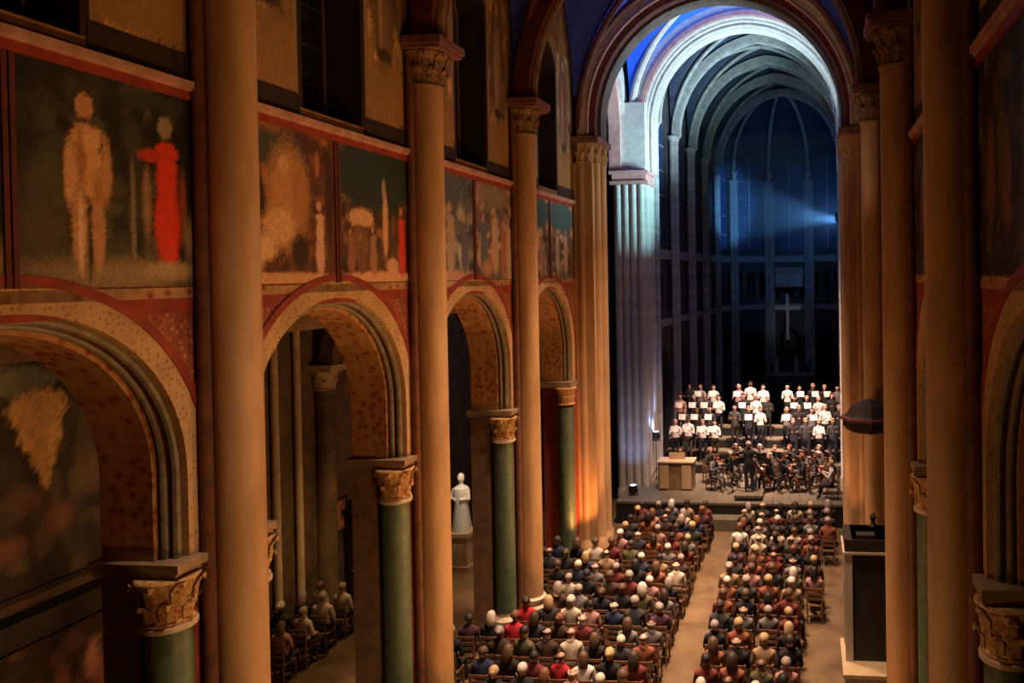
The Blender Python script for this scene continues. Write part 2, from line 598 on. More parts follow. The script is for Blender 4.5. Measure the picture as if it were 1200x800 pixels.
# clerestory windows
mb = pierced(MB(), .80, 11.28, 15.42, .72, 14.58, 11.36, -.72, -.60)
me_wframe = mb.mesh('window_frame', BROWN)
mb = MB()
for z in np.arange(11.9, 14.6, .62):
    mb.box(-.67, -.63, -.72, .72, z - .015, z + .015)
mb.box(-.68, -.62, -.03, .03, 11.42, 15.1)
me_bars = mb.mesh('glazing_bar', LEAD)
mb = MB().box(-.66, -.645, -.76, .76, 11.3, 15.36)
me_glass = mb.mesh('pane', NIGHT)
me_reveal_shade = ring(MB(), .74, .84, -.62, .012, 14.6, 11.28).mesh('reveal_shade', UMBER_SHADE)  # lining coloured dark to stand in for the unlit window recess
mb = MB().add([(-.6, -.8, 11.28), (-.6, .8, 11.28), (0, .8, 11.28), (0, -.8, 11.28), (-.6, -.8, 11.4), (-.6, .8, 11.4)],
              [(0, 1, 2, 3), (4, 5, 2, 3), (0, 4, 5, 1), (0, 4, 3), (1, 5, 2)])
me_sill = mb.mesh('window_sill', UMBER_SHADE)
n = 0
for s, side, sname in SIDES:
    rz = 0 if s < 0 else PI
    for k in range(0, 4):
        n += 1
        t = struct('window_%d' % n, None, None, (s * WX, YK(k) - HB, 0), rz)
        link('window_frame', me_wframe, t)
        link('glazing_bars', me_bars, t)
        link('pane', me_glass, t)
        link('reveal_shade', me_reveal_shade, t)
        link('window_sill', me_sill, t)

# ------------------------------------------------------------------ columns, piers, arches of the nave arcade
RS = .285
mb = MB().lathe([(RS, .9), (RS, 4), (RS, 8), (RS, 12.28)], 20)
me_shaft = mb.mesh('shaft', TAN, True)
mb = MB().lathe([(RS + .16, 0), (RS + .16, .45), (RS + .09, .5), (RS + .12, .58), (RS + .12, .66), (RS + .03, .72), (RS + .07, .8), (RS + .07, .86), (RS, .9)], 20)
me_cbase = mb.mesh('base', TANPALE, True)
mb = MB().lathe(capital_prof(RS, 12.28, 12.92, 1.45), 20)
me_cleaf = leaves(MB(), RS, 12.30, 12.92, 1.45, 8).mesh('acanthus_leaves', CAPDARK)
me_ccap = mb.mesh('capital', CAPDARK, True)
mb = MB().box(-.36, .48, -.46, .46, 12.92, 12.99).box(-.36, .52, -.5, .5, 12.99, 13.13)
me_cab = mb.mesh('abacus', mat('dull_rose_stone', (.26, .12, .09), (.16, .06, .045), 5))
mb = MB().lathe([(.075, 0), (.075, 6), (.075, 12.9)], 10)
me_sroll = mb.mesh('side_roll', mat('side_roll_paint', (.20, .075, .03), (.11, .04, .018), 4, .8), True)

RG = .235
mb = MB().box(-.92, -.02, -.44, .44, 0, 5.45)
me_core = mb.mesh('red_core', RED)
mb = MB().box(-.95, -.48, -.68, .68, 0, 5.45)
me_flank = mb.mesh('stone_flank', BROWN)
mb = MB().lathe([(RG, .75), (RG, 2.5), (RG, 4.86)], 18)
me_gshaft = mb.mesh('green_shaft', GREEN, True)
mb = MB().lathe([(RG + .14, 0), (RG + .14, .4), (RG + .07, .45), (RG + .1, .52), (RG + .1, .6), (RG, .68), (RG, .75)], 18)
me_gbase = mb.mesh('shaft_base', TANPALE, True)
mb = MB().lathe([(RG, 4.84), (RG + .05, 4.86), (RG + .05, 4.91), (RG, 4.93)], 18)
me_gring = mb.mesh('astragal', TANPALE, True)
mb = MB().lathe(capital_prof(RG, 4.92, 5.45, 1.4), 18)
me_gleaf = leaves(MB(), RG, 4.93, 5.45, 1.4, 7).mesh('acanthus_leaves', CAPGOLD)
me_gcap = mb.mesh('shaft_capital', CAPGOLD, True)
mb = MB()
for sg in (-1, 1):
    y0, y1 = sorted((sg * .25, sg * .77))
    mb.box(-.98, .07, y0, y1, 5.45, 5.52).box(-1.0, .13, y0 - .04 * (sg < 0), y1 + .04 * (sg > 0), 5.52, 5.62)
me_gab = mb.mesh('impost_slab', mat('impost_stone', (.34, .24, .14), (.22, .14, .08), 5))

for s, side, sname in SIDES:
    rz = 0 if s < 0 else PI
    for k in range(0, 3):
        lab = ['nearest', 'second nearest', 'third nearest'][k]
        t = thing('engaged_column', '%s tall tan wall column with carved capital, on %s' % (lab, sname), 'column', (s * (WX - .25), YK(k), 0), rz)
        for nm, me in (('shaft', me_shaft), ('base', me_cbase), ('capital', me_ccap), ('abacus', me_cab)):
            q_ = link(nm, me, t)
            if nm == 'capital':
                tag(link('acanthus_leaves', me_cleaf, q_), None, None, None, 'stuff')
        for y in (-.31, .31):
            link('side_roll', me_sroll, t, (-.16, y, 0))
        t = thing('arcade_pier', 'red pier with green half columns, %s on %s' % (lab, sname), 'pier', (s * WX, YK(k), 0), rz)
        link('red_core', me_core, t)
        link('stone_flank', me_flank, t)
        link('impost_slab', me_gab, t)
        for y in (-.62, .62):
            link('green_shaft', me_gshaft, t, (-.16, y, 0))
            q_ = link('shaft_base', me_gbase, t, (-.16, y, 0))
            q_ = link('shaft_capital', me_gcap, t, (-.16, y, 0))
            link('astragal', me_gring, q_)
            tag(link('acanthus_leaves', me_gleaf, q_), None, None, None, 'stuff')

mb = ring(MB(), 2.19, 2.29, -.05, .03, ZSP, ZAB)
me_hood = mb.mesh('hood_band', RED)
mb = ring(MB(), 1.93, 2.20, -.25, .015, ZSP, ZAB)
me_vous = mb.mesh('voussoir_band', VOUSS)
mb = roll(MB(), 1.885, -.10, .05, ZSP, ZAB)
me_roll1 = mb.mesh('grey_roll', GREYGREEN, True)
mb = ring(MB(), 1.84, 1.94, -.80, -.15, ZSP, ZAB)
me_groove = mb.mesh('dark_groove', DRED)
mb = roll(MB(), 1.825, -.2, .04, ZSP, ZAB)
me_roll2 = mb.mesh('grey_roll', GREYGREEN, True)
mb = ring(MB(), 1.74, 1.86, -.92, -.26, ZSP, ZAB)
me_soff = mb.mesh('soffit', SOFFIT)
mb = ring(MB(), 1.86, 2.2, -.96, -.8, ZSP, ZAB)
me_backr = mb.mesh('rear_band', BROWN)
for s, side, sname in SIDES:
    rz = 0 if s < 0 else PI
    for k in range(0, 4):
        a = ['nearest round painted arch, half outside the picture', 'round painted arch past the nearest column',
             'round painted arch past the second column', 'round painted arch next to the crossing'][k]
        t = thing('arcade_arch', '%s, on %s' % (a, sname), 'arch', (s * WX, YK(k) - HB, 0), rz)
        for nm, me in (('hood_band', me_hood), ('voussoir_band', me_vous), ('grey_roll', me_roll1), ('dark_groove', me_groove),
                       ('grey_roll', me_roll2), ('soffit', me_soff), ('rear_band', me_backr)):
            link(nm, me, t)

# ------------------------------------------------------------------ frescoes
ND, FL, GRN, BRN = (.014, .012, .006), (.50, .30, .16), (.05, .055, .03), (.16, .10, .05)
def man(cx, cz, h, c, head=(.50, .30, .18), legs=None, soft=.3, w_=1.0):
    """a standing figure of pigment blots: robe or body, shoulders, head, legs"""
    L = [(cx, cz + h * .60, h * .12 * w_, h * .20, c, soft), (cx, cz + h * .76, h * .13 * w_, h * .06, c, soft), (cx - .01, cz + h * .92, h * .055, h * .07, head, .25)]
    if legs:
        L += [(cx - h * .055, cz + h * .25, h * .05, h * .25, legs, soft), (cx + h * .06, cz + h * .25, h * .045, h * .25, legs, soft)]
    else:
        L += [(cx, cz + h * .28, h * .14 * w_, h * .30, c, soft)]
    return L


NUDE, NUDE2 = (.74, .40, .17), (.60, .31, .13)
mural_specs = {
    (-1, 0, 0): ((.05, .045, .03), man(.8, .12, .7, (.34, .30, .19)) + [(.9, .1, .3, .14, (.36, .26, .14), .9), (.5, .8, .4, .2, (.03, .035, .025), .8)],
                 'fresco cut by the picture edge, left of the unclothed figure'),
    (-1, 0, 1): (ND, [(.12, .25, .17, .35, (.10, .075, .04), .9), (.5, .06, .6, .10, (.34, .24, .12), .8), (.15, .5, .1, .12, (.09, .08, .04), .8)] + man(.34, .08, .82, NUDE, NUDE2, NUDE2, .3, .8) + [(.31, .60, .03, .16, (.46, .20, .07), .6), (.40, .46, .04, .08, (.50, .22, .08), .6), (.30, .25, .018, .2, (.80, .56, .36), .5), (.345, .18, .014, .16, (.05, .03, .015), .5), (.36, .68, .05, .05, (.84, .50, .24), .6)] +
                 [(.44, .55, .03, .16, NUDE2, .4), (.25, .52, .03, .16, NUDE, .4), (.585, .33, .016, .34, (.26, .20, .11), .5), (.60, .72, .05, .12, (.05, .06, .03), .6)] +
                 man(.80, .10, .78, (.80, .05, .02), (.34, .27, .17), None, .3, .75) + [(.70, .66, .08, .035, (.6, .05, .025), .4), (.67, .42, .03, .2, (.36, .20, .1), .6), (.90, .42, .03, .2, (.30, .06, .03), .6),
                 (.8, .08, .2, .05, (.46, .33, .17), .6), (.95, .25, .05, .14, (.36, .24, .13), .7), (.7, .94, .3, .06, (.035, .045, .03), .9)],
                 'fresco of a pale unclothed figure and a red robed figure on dark ground'),
    (-1, 1, 0): ((.14, .05, .018), [(.3, .85, .4, .14, (.05, .06, .045), .6), (.5, .55, .22, .38, (.55, .28, .11), .5), (.62, .60, .10, .22, (.44, .21, .07), .6), (.20, .5, .08, .22, (.035, .015, .008), .4), (.18, .26, .06, .1, (.04, .015, .008), .4),
                                       (.40, .36, .16, .12, (.72, .44, .20), .4), (.26, .22, .12, .09, (.78, .50, .25), .4), (.14, .12, .10, .08, (.78, .50, .25), .4), (.46, .76, .05, .05, (.66, .40, .2), .3),
                                       (.62, .2, .1, .13, (.05, .02, .01), .4), (.5, .03, .6, .04, (.72, .40, .20), .3), (.94, .6, .05, .4, (.06, .02, .012), .5)] + man(.83, .06, .5, (.72, .44, .34), (.6, .36, .2), None, .3, .7),
                 'orange brown fresco of a lit cave with pale figures'),
    (-1, 1, 1): ((.10, .045, .025), [(.5, .80, .6, .26, (.024, .042, .040), .2), (.28, .47, .16, .075, (.70, .43, .22), .2), (.28, .38, .15, .04, (.12, .05, .03), .3), (.25, .28, .14, .14, (.24, .12, .06), .5), (.62, .45, .04, .26, (.70, .42, .24), .3), (.60, .72, .022, .09, (.42, .32, .25), .3),
                                       (.5, .03, .6, .05, (.74, .42, .22), .3), (.72, .12, .1, .07, (.72, .44, .26), .4)] + man(.87, .06, .55, (.74, .06, .05), (.5, .25, .15), None, .3, .7) + man(.44, .06, .36, (.42, .22, .13)) + man(.14, .06, .33, (.34, .15, .09)) + man(.27, .06, .30, (.2, .1, .06)),
                 'fresco with dark teal sky over pale buildings and a red figure'),
    (-1, 2, 0): ((.13, .14, .18), [(.4, .85, .5, .15, (.09, .11, .14), .5), (.5, .04, .6, .06, (.52, .30, .18), .5), (.3, .55, .1, .2, (.09, .1, .14), .5)] + man(.2, .08, .55, (.42, .28, .17)) + man(.5, .08, .65, (.46, .33, .22)) + man(.8, .08, .55, (.14, .14, .19)),
                 'grey blue fresco with small figures in the third bay'),
    (-1, 2, 1): ((.18, .13, .14), [(.5, .88, .5, .12, (.28, .22, .16), .5)] + man(.2, .08, .6, (.12, .15, .2)) + man(.5, .08, .7, (.58, .40, .26)) + man(.72, .08, .55, (.44, .18, .15)) + man(.88, .08, .6, (.55, .40, .28)) + [(.3, .12, .15, .1, (.5, .28, .14), .6)],
                 'rose and grey fresco with a row of figures in the third bay'),
    (-1, 3, 0): ((.18, .14, .11), [(.5, .82, .6, .2, (.05, .15, .17), .3)] + man(.35, .08, .6, (.58, .42, .28)) + man(.7, .08, .55, (.36, .2, .15)),
                 'fresco with a teal sky in the last bay before the crossing'),
    (-1, 3, 1): ((.22, .18, .15), [(.5, .82, .6, .2, (.06, .17, .18), .3)] + man(.3, .08, .6, (.52, .42, .32)) + man(.65, .08, .6, (.6, .48, .36)),
                 'pale fresco beside the crossing pier, with a teal sky'),
}
PW = HB - .34
ME_BORD = MB().box(-.02, .025, -.025, .025, 0, 2.17).mesh('border', DRED)
for s, side, sname in SIDES:
    rz = 0 if s < 0 else PI
    for k in range(0, 4):
        for j in range(2):
            if s > 0 and k > 1:
                continue
            key = (s, k, j)
            if key in mural_specs:
                base, shapes, lab = mural_specs[key]
            else:
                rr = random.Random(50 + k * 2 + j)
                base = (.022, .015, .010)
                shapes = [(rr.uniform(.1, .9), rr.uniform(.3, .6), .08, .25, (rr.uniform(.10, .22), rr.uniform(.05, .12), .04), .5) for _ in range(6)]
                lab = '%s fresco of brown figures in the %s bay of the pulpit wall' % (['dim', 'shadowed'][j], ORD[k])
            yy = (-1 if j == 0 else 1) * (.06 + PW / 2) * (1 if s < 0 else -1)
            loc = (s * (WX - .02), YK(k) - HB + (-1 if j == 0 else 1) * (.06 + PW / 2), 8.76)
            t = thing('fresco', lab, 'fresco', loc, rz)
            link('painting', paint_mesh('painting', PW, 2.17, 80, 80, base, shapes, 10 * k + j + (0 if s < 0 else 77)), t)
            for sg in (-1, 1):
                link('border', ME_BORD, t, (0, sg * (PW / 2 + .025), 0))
            
    # painted saints beside the clerestory windows
    for k in range(0, 4):
        for j in range(2):
            if s > 0 and k > 1:
                continue
            w_ = 1.18
            rr = random.Random(100 + k * 2 + j + s)
            robe = [(.30, .07, .03), (.38, .25, .15), (.24, .14, .08), (.33, .22, .16)][(k + j) % 4]
            shapes = [(.5, .13, .7, .13, (.34, .19, .06), .2), (.5, .62, .36, .36, (.17, .11, .06), .3), (.5, .58, .17, .3, robe, .4), (.5, .92, .08, .035, (.5, .32, .2), .3),
                      (.43, .55, .05, .26, (.45, .3, .17), .5), (.04, .6, .05, .4, (.34, .24, .14), .3), (.96, .6, .05, .4, (.34, .24, .14), .3), (.5, .3, .2, .03, (.07, .04, .02), .4)]
            loc = (s * (WX - .015), YK(k) - HB + (-1 if j == 0 else 1) * (.82 + w_ / 2 + .02), 11.46)
            lab = 'painted saint on ochre plinth %s %s window of %s' % (['before', 'after'][j], ['nearest', 'second', 'third', 'fourth'][k], sname)
            t = tag(link('painted_saint', paint_mesh('painted_saint', w_, 3.9, 32, 90, (.25, .15, .07), shapes, 300 + k * 4 + j), None, loc, rz), lab, 'fresco')

# ------------------------------------------------------------------ nave vault
def groin(name, hx, hy, ex, ey, zc_off, mt, n=28):
    """groined vault cell over 2hx by 2hy, built from two crossed (pointed) barrels"""
    def prof(u, h, e):
        rr = h + e
        return math.sqrt(max(0, rr * rr - (abs(u) * h + e) ** 2))
    def full(h, e):
        return prof(0, h, e)
    H = full(hx, ex)
    vs, fs = [], []
    for j in range(n + 1):
        for i in range(n + 1):
            u, v = -1 + 2 * i / n, -1 + 2 * j / n
            a = prof(u, hx, ex)
            b = prof(v, hy, ey) * H / full(hy, ey)
            vs.append((u * hx, v * hy, max(a, b)))
    for j in range(n):
        for i in range(n):
            q = (j * (n + 1) + i, j * (n + 1) + i + 1, (j + 1) * (n + 1) + i + 1, (j + 1) * (n + 1) + i)
            if (i < n / 2) == (j < n / 2):
                fs += [(q[0], q[1], q[2]), (q[0], q[2], q[3])]
            else:
                fs += [(q[0], q[1], q[3]), (q[1], q[2], q[3])]
    return MB().add(vs, fs), H


def diag_rib(mb, hx, hy, ex, H, rad, zoff=0.0, n=16, half=False):
    for sg in (-1, 1):
        pts = []
        for i in range(2 * n + 1):
            u = -1 + i / n
            uu = math.copysign(1 - (1 - abs(u)) ** 1.6, u)
            rr = hx + ex
            z = math.sqrt(max(0, rr * rr - (abs(uu) * hx + ex) ** 2))
            pts.append((uu * hx * .99, sg * uu * hy * .99, z + zoff))
        mb.tube(pts, rad, 8)
    return mb


ZV = 13.13
vm, H = groin('nave_vault', 4.45, HB, .6, .3, 0, STARBLUE)
me_nvault = vm.mesh('vault_web', STARBLUE)
me_nrib = diag_rib(MB(), 4.4, HB, .6, H, .10).mesh('diagonal_rib', DRED, True)
mb = ring(MB(), 4.0, 4.4, -.3, .3, 0, -.02, 'x', .6)
me_ntr = mb.mesh('transverse_rib', DRED)
mb = roll(MB(), 3.98, 0, .1, 0, -.02, 'x', .6)
me_ntr2 = mb.mesh('transverse_roll', BROWN, True)
ceil = struct('ceiling')
for k in range(0, 4):
    struct('vault_web', me_nvault, ceil, (0, YK(k) - HB, ZV + .2))
    struct('diagonal_rib', me_nrib, ceil, (0, YK(k) - HB, ZV + .1))
    if k < 3:
        struct('transverse_rib', me_ntr, ceil, (0, YK(k), ZV))
        struct('transverse_roll', me_ntr2, ceil, (0, YK(k), ZV))
# closing slab over the vault and over the rear of the nave
mb = MB().box(-13, 13, -3.4, 54, 20.6, 20.9)
struct('roof', mb.mesh('roof', DARKST), ceil)

# ------------------------------------------------------------------ crossing
def shafts(parent, pts, r, z0, z1, mt, nm='shaft', capmat=None):
    for x, y in pts:
        mb = MB().lathe([(r + .07, 0), (r + .07, .5), (r + .02, .58), (r, .66), (r, z1 - z0)], 14)
        o = link(nm, mb.mesh(nm, mt, True), parent, (x, y, z0))
        if capmat:
            mb = MB().lathe(capital_prof(r, z1, z1 + .6, 1.5), 14)
            leaves(mb, r, z1 + .01, z1 + .6, 1.5, 6)
            link('capital', mb.mesh('capital', capmat, True), parent, (x, y, 0))


YW, YE = YK(3), 30.0
for s, side, sname in SIDES:
    rz = 0 if s < 0 else PI
    t = thing('crossing_pier', 'clustered tan pier between nave and crossing, on %s' % sname, 'pier', (s * 4.5, YW, 0))
    link('pier_core', MB().box(-.62 if s > 0 else -.95, .95 if s > 0 else .62, -.15, 1.25, 0, 12.3).mesh('pier_core', TAN), t)
    link('red_face', MB().box(*sorted((-s * .03, s * .95)), -.47, -.14, 0, 5.45).mesh('red_face', RED), t, label='red painted flank')
    shafts(t, [(-s * .25, -.05), (-s * .62, .25), (-s * .66, .80), (-s * .45, .02), (-s * .56, 1.2)], .15, 0, 12.3, TAN, 'shaft', CAPGOLD)
    mb = MB().lathe([(RG, .0), (RG, 4.86)], 16)
    link('green_shaft', mb.mesh('green_shaft', GREEN, True), t, (s * .16, -.66, 0), 0, 'green painted half column')
    link('shaft_capital', me_gcap, t, (s * .16, -.66, 0))
    link('impost_slab', MB().box(*sorted((-s * .06, s * .98)), -.85, -.14, 5.45, 5.62).mesh('impost_slab', MATS['impost_stone']), t)
    mb = MB().box(-.85 if s > 0 else -.95, .95 if s > 0 else .85, -.3, 1.35, 12.9, 13.1)
    link('abacus', mb.mesh('abacus', MATS['dull_rose_stone']), t)
    # wall above the pier
    struct('upper_pier', MB().box(-.4, .9, -.1, 1.2, 13.1, 17.6).mesh('upper_pier', TANPALE), walls[s], (s * 4.5 + (0 if s > 0 else -.5), YW, 0))

t = thing('crossing_arch', 'great stepped round arch from nave to crossing, cut by the picture top', 'arch', (0, YW, 0))
ZC = 13.6
link('red_order', ring(MB(), 4.34, 4.72, -.10, .5, ZC, 13.1, 'x').mesh('red_order', DRED), t)
link('stone_order', ring(MB(), 4.06, 4.36, -.02, .8, ZC, 13.1, 'x').mesh('stone_order', TANPALE), t)
link('dark_order', ring(MB(), 3.86, 4.08, .16, 1.0, ZC, 13.1, 'x').mesh('dark_order', DRED), t)
link('inner_order', ring(MB(), 3.76, 3.90, .5, 1.2, ZC, 13.1, 'x').mesh('inner_order', DARKST), t)
link('roll', roll(MB(), 4.33, -.06, .06, ZC, 13.1, 'x').mesh('roll', TANPALE, True), t)
link('roll', roll(MB(), 4.05, -.02, .05, ZC, 13.1, 'x').mesh('roll', ROSEW, True), t)
mb = pierced(MB(), 5.4, 13.1, 20.6, 4.6, ZC, 13.1, .1, .9, 'x', 0, 16)
struct('gable_wall', mb.mesh('gable_wall', DARKST), ceil, (0, YW, 0))

# north-east and south-east piers carrying the chancel arch
CX = .30                                   # centre of the chancel arch
for s, side, sname in SIDES:
    cx = CX + s * 4.15
    t = thing('chancel_pier', 'pale clustered pier at the chancel entrance, on the side of %s' % sname, 'pier', (cx, YE, 0))
    x0, x1 = (-.9, .35) if s < 0 else (-.35, .9)
    link('pier_core', MB().box(x0, x1, -.8, .8, 0, 12.35).mesh('pier_core', WHITEST), t)
    shafts(t, [(-s * .35, -.55), (-s * .35, .1), (-s * .18, -.82), (s * .12, -.84), (s * .42, -.84), (s * .72, -.84)], .13, 0, 12.3, WHITEST, 'shaft')
    link('capital_band', MB().box(x0 - .12, x1 + .12, -1.0, .9, 12.32, 12.45).box(x0 - .04, x1 + .04, -.92, .85, 12.45, 12.72).box(x0 - .14, x1 + .14, -1.03, .92, 12.72, 12.84)
         .mesh('capital_band', ROSEW), t, label='rose painted capital band')
    link('upper_core', MB().box(x0, x1, -.75, .8, 12.84, 15.5).mesh('upper_core', WHITEST), t)

t = thing('chancel_arch', 'brightly lit white and rose arch opening into the choir', 'arch', (CX, YE, 0))
ZA = 14.7
link('border_order', ring(MB(), 4.1, 4.52, -.52, .4, ZA, 12.84, 'x', .1).mesh('border_order', WHITEST), t)
link('rose_order', ring(MB(), 3.93, 4.11, -.56, .4, ZA, 12.84, 'x', .1).mesh('rose_order', ROSEW), t)
link('white_order', ring(MB(), 3.76, 3.95, -.35, .5, ZA, 12.84, 'x', .1).mesh('white_order', WHITEST), t)
link('inner_order', ring(MB(), 3.56, 3.78, -.1, .6, ZA, 12.84, 'x', .1).mesh('inner_order', WHITEST), t)
link('roll', roll(MB(), 3.90, -.42, .06, ZA, 12.84, 'x', .1).mesh('roll', WHITEST, True), t)
link('roll', roll(MB(), 3.66, -.1, .07, ZA, 12.84, 'x', .1).mesh('roll', WHITEST, True), t)
mb = pierced(MB(), 6, 13, 20.6, 4.05, ZA, 13, .1, .5, 'x', .1, 16)
struct('gable_wall', mb.mesh('gable_wall', CHOIRDK), ceil, (CX, YE, 0))

# crossing vault and transept arches
yc = (YW + 1.2 + YE - .5) / 2
hy = (YE - .5 - YW - 1.2) / 2
vm, H2 = groin('crossing_vault', 4.28, hy, .2, .9, 0, BLUEV)
cv = struct('vault_web', vm.mesh('vault_web', BLUEV), ceil, (.16, yc, 14.75))
rb = diag_rib(MB(), 4.3, hy, .2, H2, .13)
struct('diagonal_rib', rb.mesh('diagonal_rib', WHITEST, True), ceil, (.16, yc, 14.68))
for s, side, sname in SIDES:
    rz = 0 if s < 0 else PI
    t = thing('transept_arch', 'pale arch between crossing and transept above %s' % sname, 'arch', (s * 4.4, yc, 0), rz)
    link('outer_order', ring(MB(), 2.35, 3.05, -.6, .1, 14.4, 12.84, 'y', .5).mesh('outer_order', WHITEST), t)
    link('inner_order', ring(MB(), 2.15, 2.37, -.5, -.05, 14.4, 12.84, 'y', .5).mesh('inner_order', ROSEW), t)
    mb = pierced(MB(), hy + .8, 13, 20.6, 2.7, 14.4, 13, -.6, -.1, 'y', .5)
    struct('transept_wall', mb.mesh('transept_wall', WHITEST), walls[s], (s * 4.4, yc, 0), rz)
    # transept beyond
    mb = MB().box(-.3, 0, -9, 9, 0, 20.6)
    struct('transept_end', mb.mesh('transept_end', DARKST), walls[s], (s * 12.6, yc, 0), rz)
    mb = MB().box(-8.2, -.9, -.2, .2, 0, 20.6)
    struct('transept_side', mb.mesh('transept_side', DARKST), walls[s], (s * 4.4, YE + .6, 0) if s < 0 else (4.4, YE + .6, 0), rz)

# ------------------------------------------------------------------ choir and apse (axis swings a little to the south)
choir = struct('wall_choir', None, None, (CX, YE + .4, 0), -math.radians(4.1))
ND_, PITCHC, RC = 4, 3.4, 3.95
VA = ND_ * PITCHC + .1
ZS2 = 15.0
EP = .5
me_crib = ring(MB(), 3.55, 3.85, -.16, .16, ZS2, ZS2 - .05, 'x', EP).mesh('transverse_rib', CHOIRST)
me_crol = roll(MB(), 3.52, 0, .09, ZS2, ZS2 - .05, 'x', EP).mesh('rib_roll', CHOIRST, True)
vm, H3 = groin('choir_vault', 3.9, PITCHC / 2, EP, .5, 0, CHOIRWEB, 20)
me_cweb = vm.mesh('vault_web', CHOIRWEB)
me_cdiag = diag_rib(MB(), 3.85, PITCHC / 2, EP, H3, .09).mesh('diagonal_rib', CHOIRST, True)
# choir wall bay: open arcade, triforium and window
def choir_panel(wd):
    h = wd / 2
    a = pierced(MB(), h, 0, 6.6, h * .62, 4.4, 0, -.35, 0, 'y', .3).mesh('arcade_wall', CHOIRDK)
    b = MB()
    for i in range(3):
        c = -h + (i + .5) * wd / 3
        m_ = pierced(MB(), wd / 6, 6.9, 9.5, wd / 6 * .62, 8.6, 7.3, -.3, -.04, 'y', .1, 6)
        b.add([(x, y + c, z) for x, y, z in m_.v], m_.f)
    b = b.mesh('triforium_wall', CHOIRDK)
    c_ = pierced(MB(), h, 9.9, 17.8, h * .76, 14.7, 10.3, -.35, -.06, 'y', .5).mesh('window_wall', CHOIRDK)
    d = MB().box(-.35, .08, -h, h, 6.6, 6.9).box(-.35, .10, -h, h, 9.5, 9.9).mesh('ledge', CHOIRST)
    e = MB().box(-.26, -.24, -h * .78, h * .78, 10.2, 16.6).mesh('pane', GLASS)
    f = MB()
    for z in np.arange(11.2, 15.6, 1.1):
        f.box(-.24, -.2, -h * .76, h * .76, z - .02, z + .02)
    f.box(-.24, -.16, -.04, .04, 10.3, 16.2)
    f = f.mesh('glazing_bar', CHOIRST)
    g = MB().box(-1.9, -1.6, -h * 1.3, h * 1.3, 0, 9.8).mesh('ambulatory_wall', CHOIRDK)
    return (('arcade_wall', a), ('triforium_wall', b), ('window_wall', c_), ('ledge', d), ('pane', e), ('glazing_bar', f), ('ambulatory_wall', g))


mb = MB().lathe([(.22, 0), (.22, .5), (.13, .62), (.13, 7), (.13, ZS2 - .5)], 12)
me_csh = mb.mesh('shaft', CHOIRST, True)
mb = MB().lathe(capital_prof(.13, ZS2 - .5, ZS2, 1.8), 12)
me_ccp = mb.mesh('capital', CHOIRST, True)
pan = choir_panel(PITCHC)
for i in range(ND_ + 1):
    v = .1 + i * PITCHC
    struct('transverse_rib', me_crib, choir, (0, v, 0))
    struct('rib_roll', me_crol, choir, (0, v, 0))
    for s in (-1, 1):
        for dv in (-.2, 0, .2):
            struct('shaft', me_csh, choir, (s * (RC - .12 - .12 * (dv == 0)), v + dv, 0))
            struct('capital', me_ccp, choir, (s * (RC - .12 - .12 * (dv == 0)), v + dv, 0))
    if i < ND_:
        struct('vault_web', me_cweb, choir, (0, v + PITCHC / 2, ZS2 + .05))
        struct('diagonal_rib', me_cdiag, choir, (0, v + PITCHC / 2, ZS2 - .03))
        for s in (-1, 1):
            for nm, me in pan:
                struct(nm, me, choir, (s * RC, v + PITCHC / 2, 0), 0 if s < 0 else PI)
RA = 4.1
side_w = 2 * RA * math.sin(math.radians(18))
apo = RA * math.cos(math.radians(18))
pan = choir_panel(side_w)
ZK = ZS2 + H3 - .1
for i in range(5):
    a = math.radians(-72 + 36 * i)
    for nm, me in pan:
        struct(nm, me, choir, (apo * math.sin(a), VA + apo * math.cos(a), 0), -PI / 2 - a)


def apse_rib(a, n=12, r=RA - .15, zs=ZS2, zk=None):
    zk = zk or ZK
    pts = []
    for i in range(n + 1):
        t_ = i / n * PI / 2
        pts.append((math.sin(a) * r * math.cos(t_), VA + math.cos(a) * r * math.cos(t_), zs + (zk - zs) * math.sin(t_) ** .9))
    return pts


for i in range(6):
    a = math.radians(-90 + 36 * i)
    struct('apse_rib', MB().tube(apse_rib(a), .11, 8).mesh('apse_rib', CHOIRST, True), choir)
    for da, rr in ((-.05, .0), (0, -.08), (.05, 0)):
        r = RA - .12 + rr
        if 0 < i < 5 or da == 0:
            struct('shaft', me_csh, choir, (math.sin(a + da) * r, VA + math.cos(a + da) * r, 0))
    struct('capital', me_ccp, choir, (math.sin(a) * (RA - .2), VA + math.cos(a) * (RA - .2), 0))
    if i < 5:
        A, B = apse_rib(a, 10, RA + .05, ZS2 + .06, ZK + .1), apse_rib(a + math.radians(36), 10, RA + .05, ZS2 + .06, ZK + .1)
        vs, fs = [], []
        for p, q in zip(A, B):
            p, q = Vector(p), Vector(q)
            for j in range(7):
                f_ = j / 6
                m_ = p.lerp(q, f_)
                m_.z += .9 * math.sin(PI * f_) * (p - q).length / side_w
                vs.append(m_)
        for r_ in range(10):
            for j in range(6):
                fs.append((r_ * 7 + j, r_ * 7 + j + 1, (r_ + 1) * 7 + j + 1, (r_ + 1) * 7 + j))
        struct('apse_web', MB().add(vs, fs).mesh('apse_web', CHOIRWEB, True), choir)
struct('keystone', MB().lathe([(.08, ZK - .32), (.3, ZK - .28), (.34, ZK - .12), (.3, ZK)], 16).mesh('keystone', CHOIRST, True), choir, (0, VA, 0))
# outer shell so no light leaks in
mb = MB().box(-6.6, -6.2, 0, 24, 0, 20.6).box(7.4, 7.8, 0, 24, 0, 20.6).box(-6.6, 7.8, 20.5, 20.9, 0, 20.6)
struct('outer_shell', mb.mesh('outer_shell', CHOIRDK), choir)


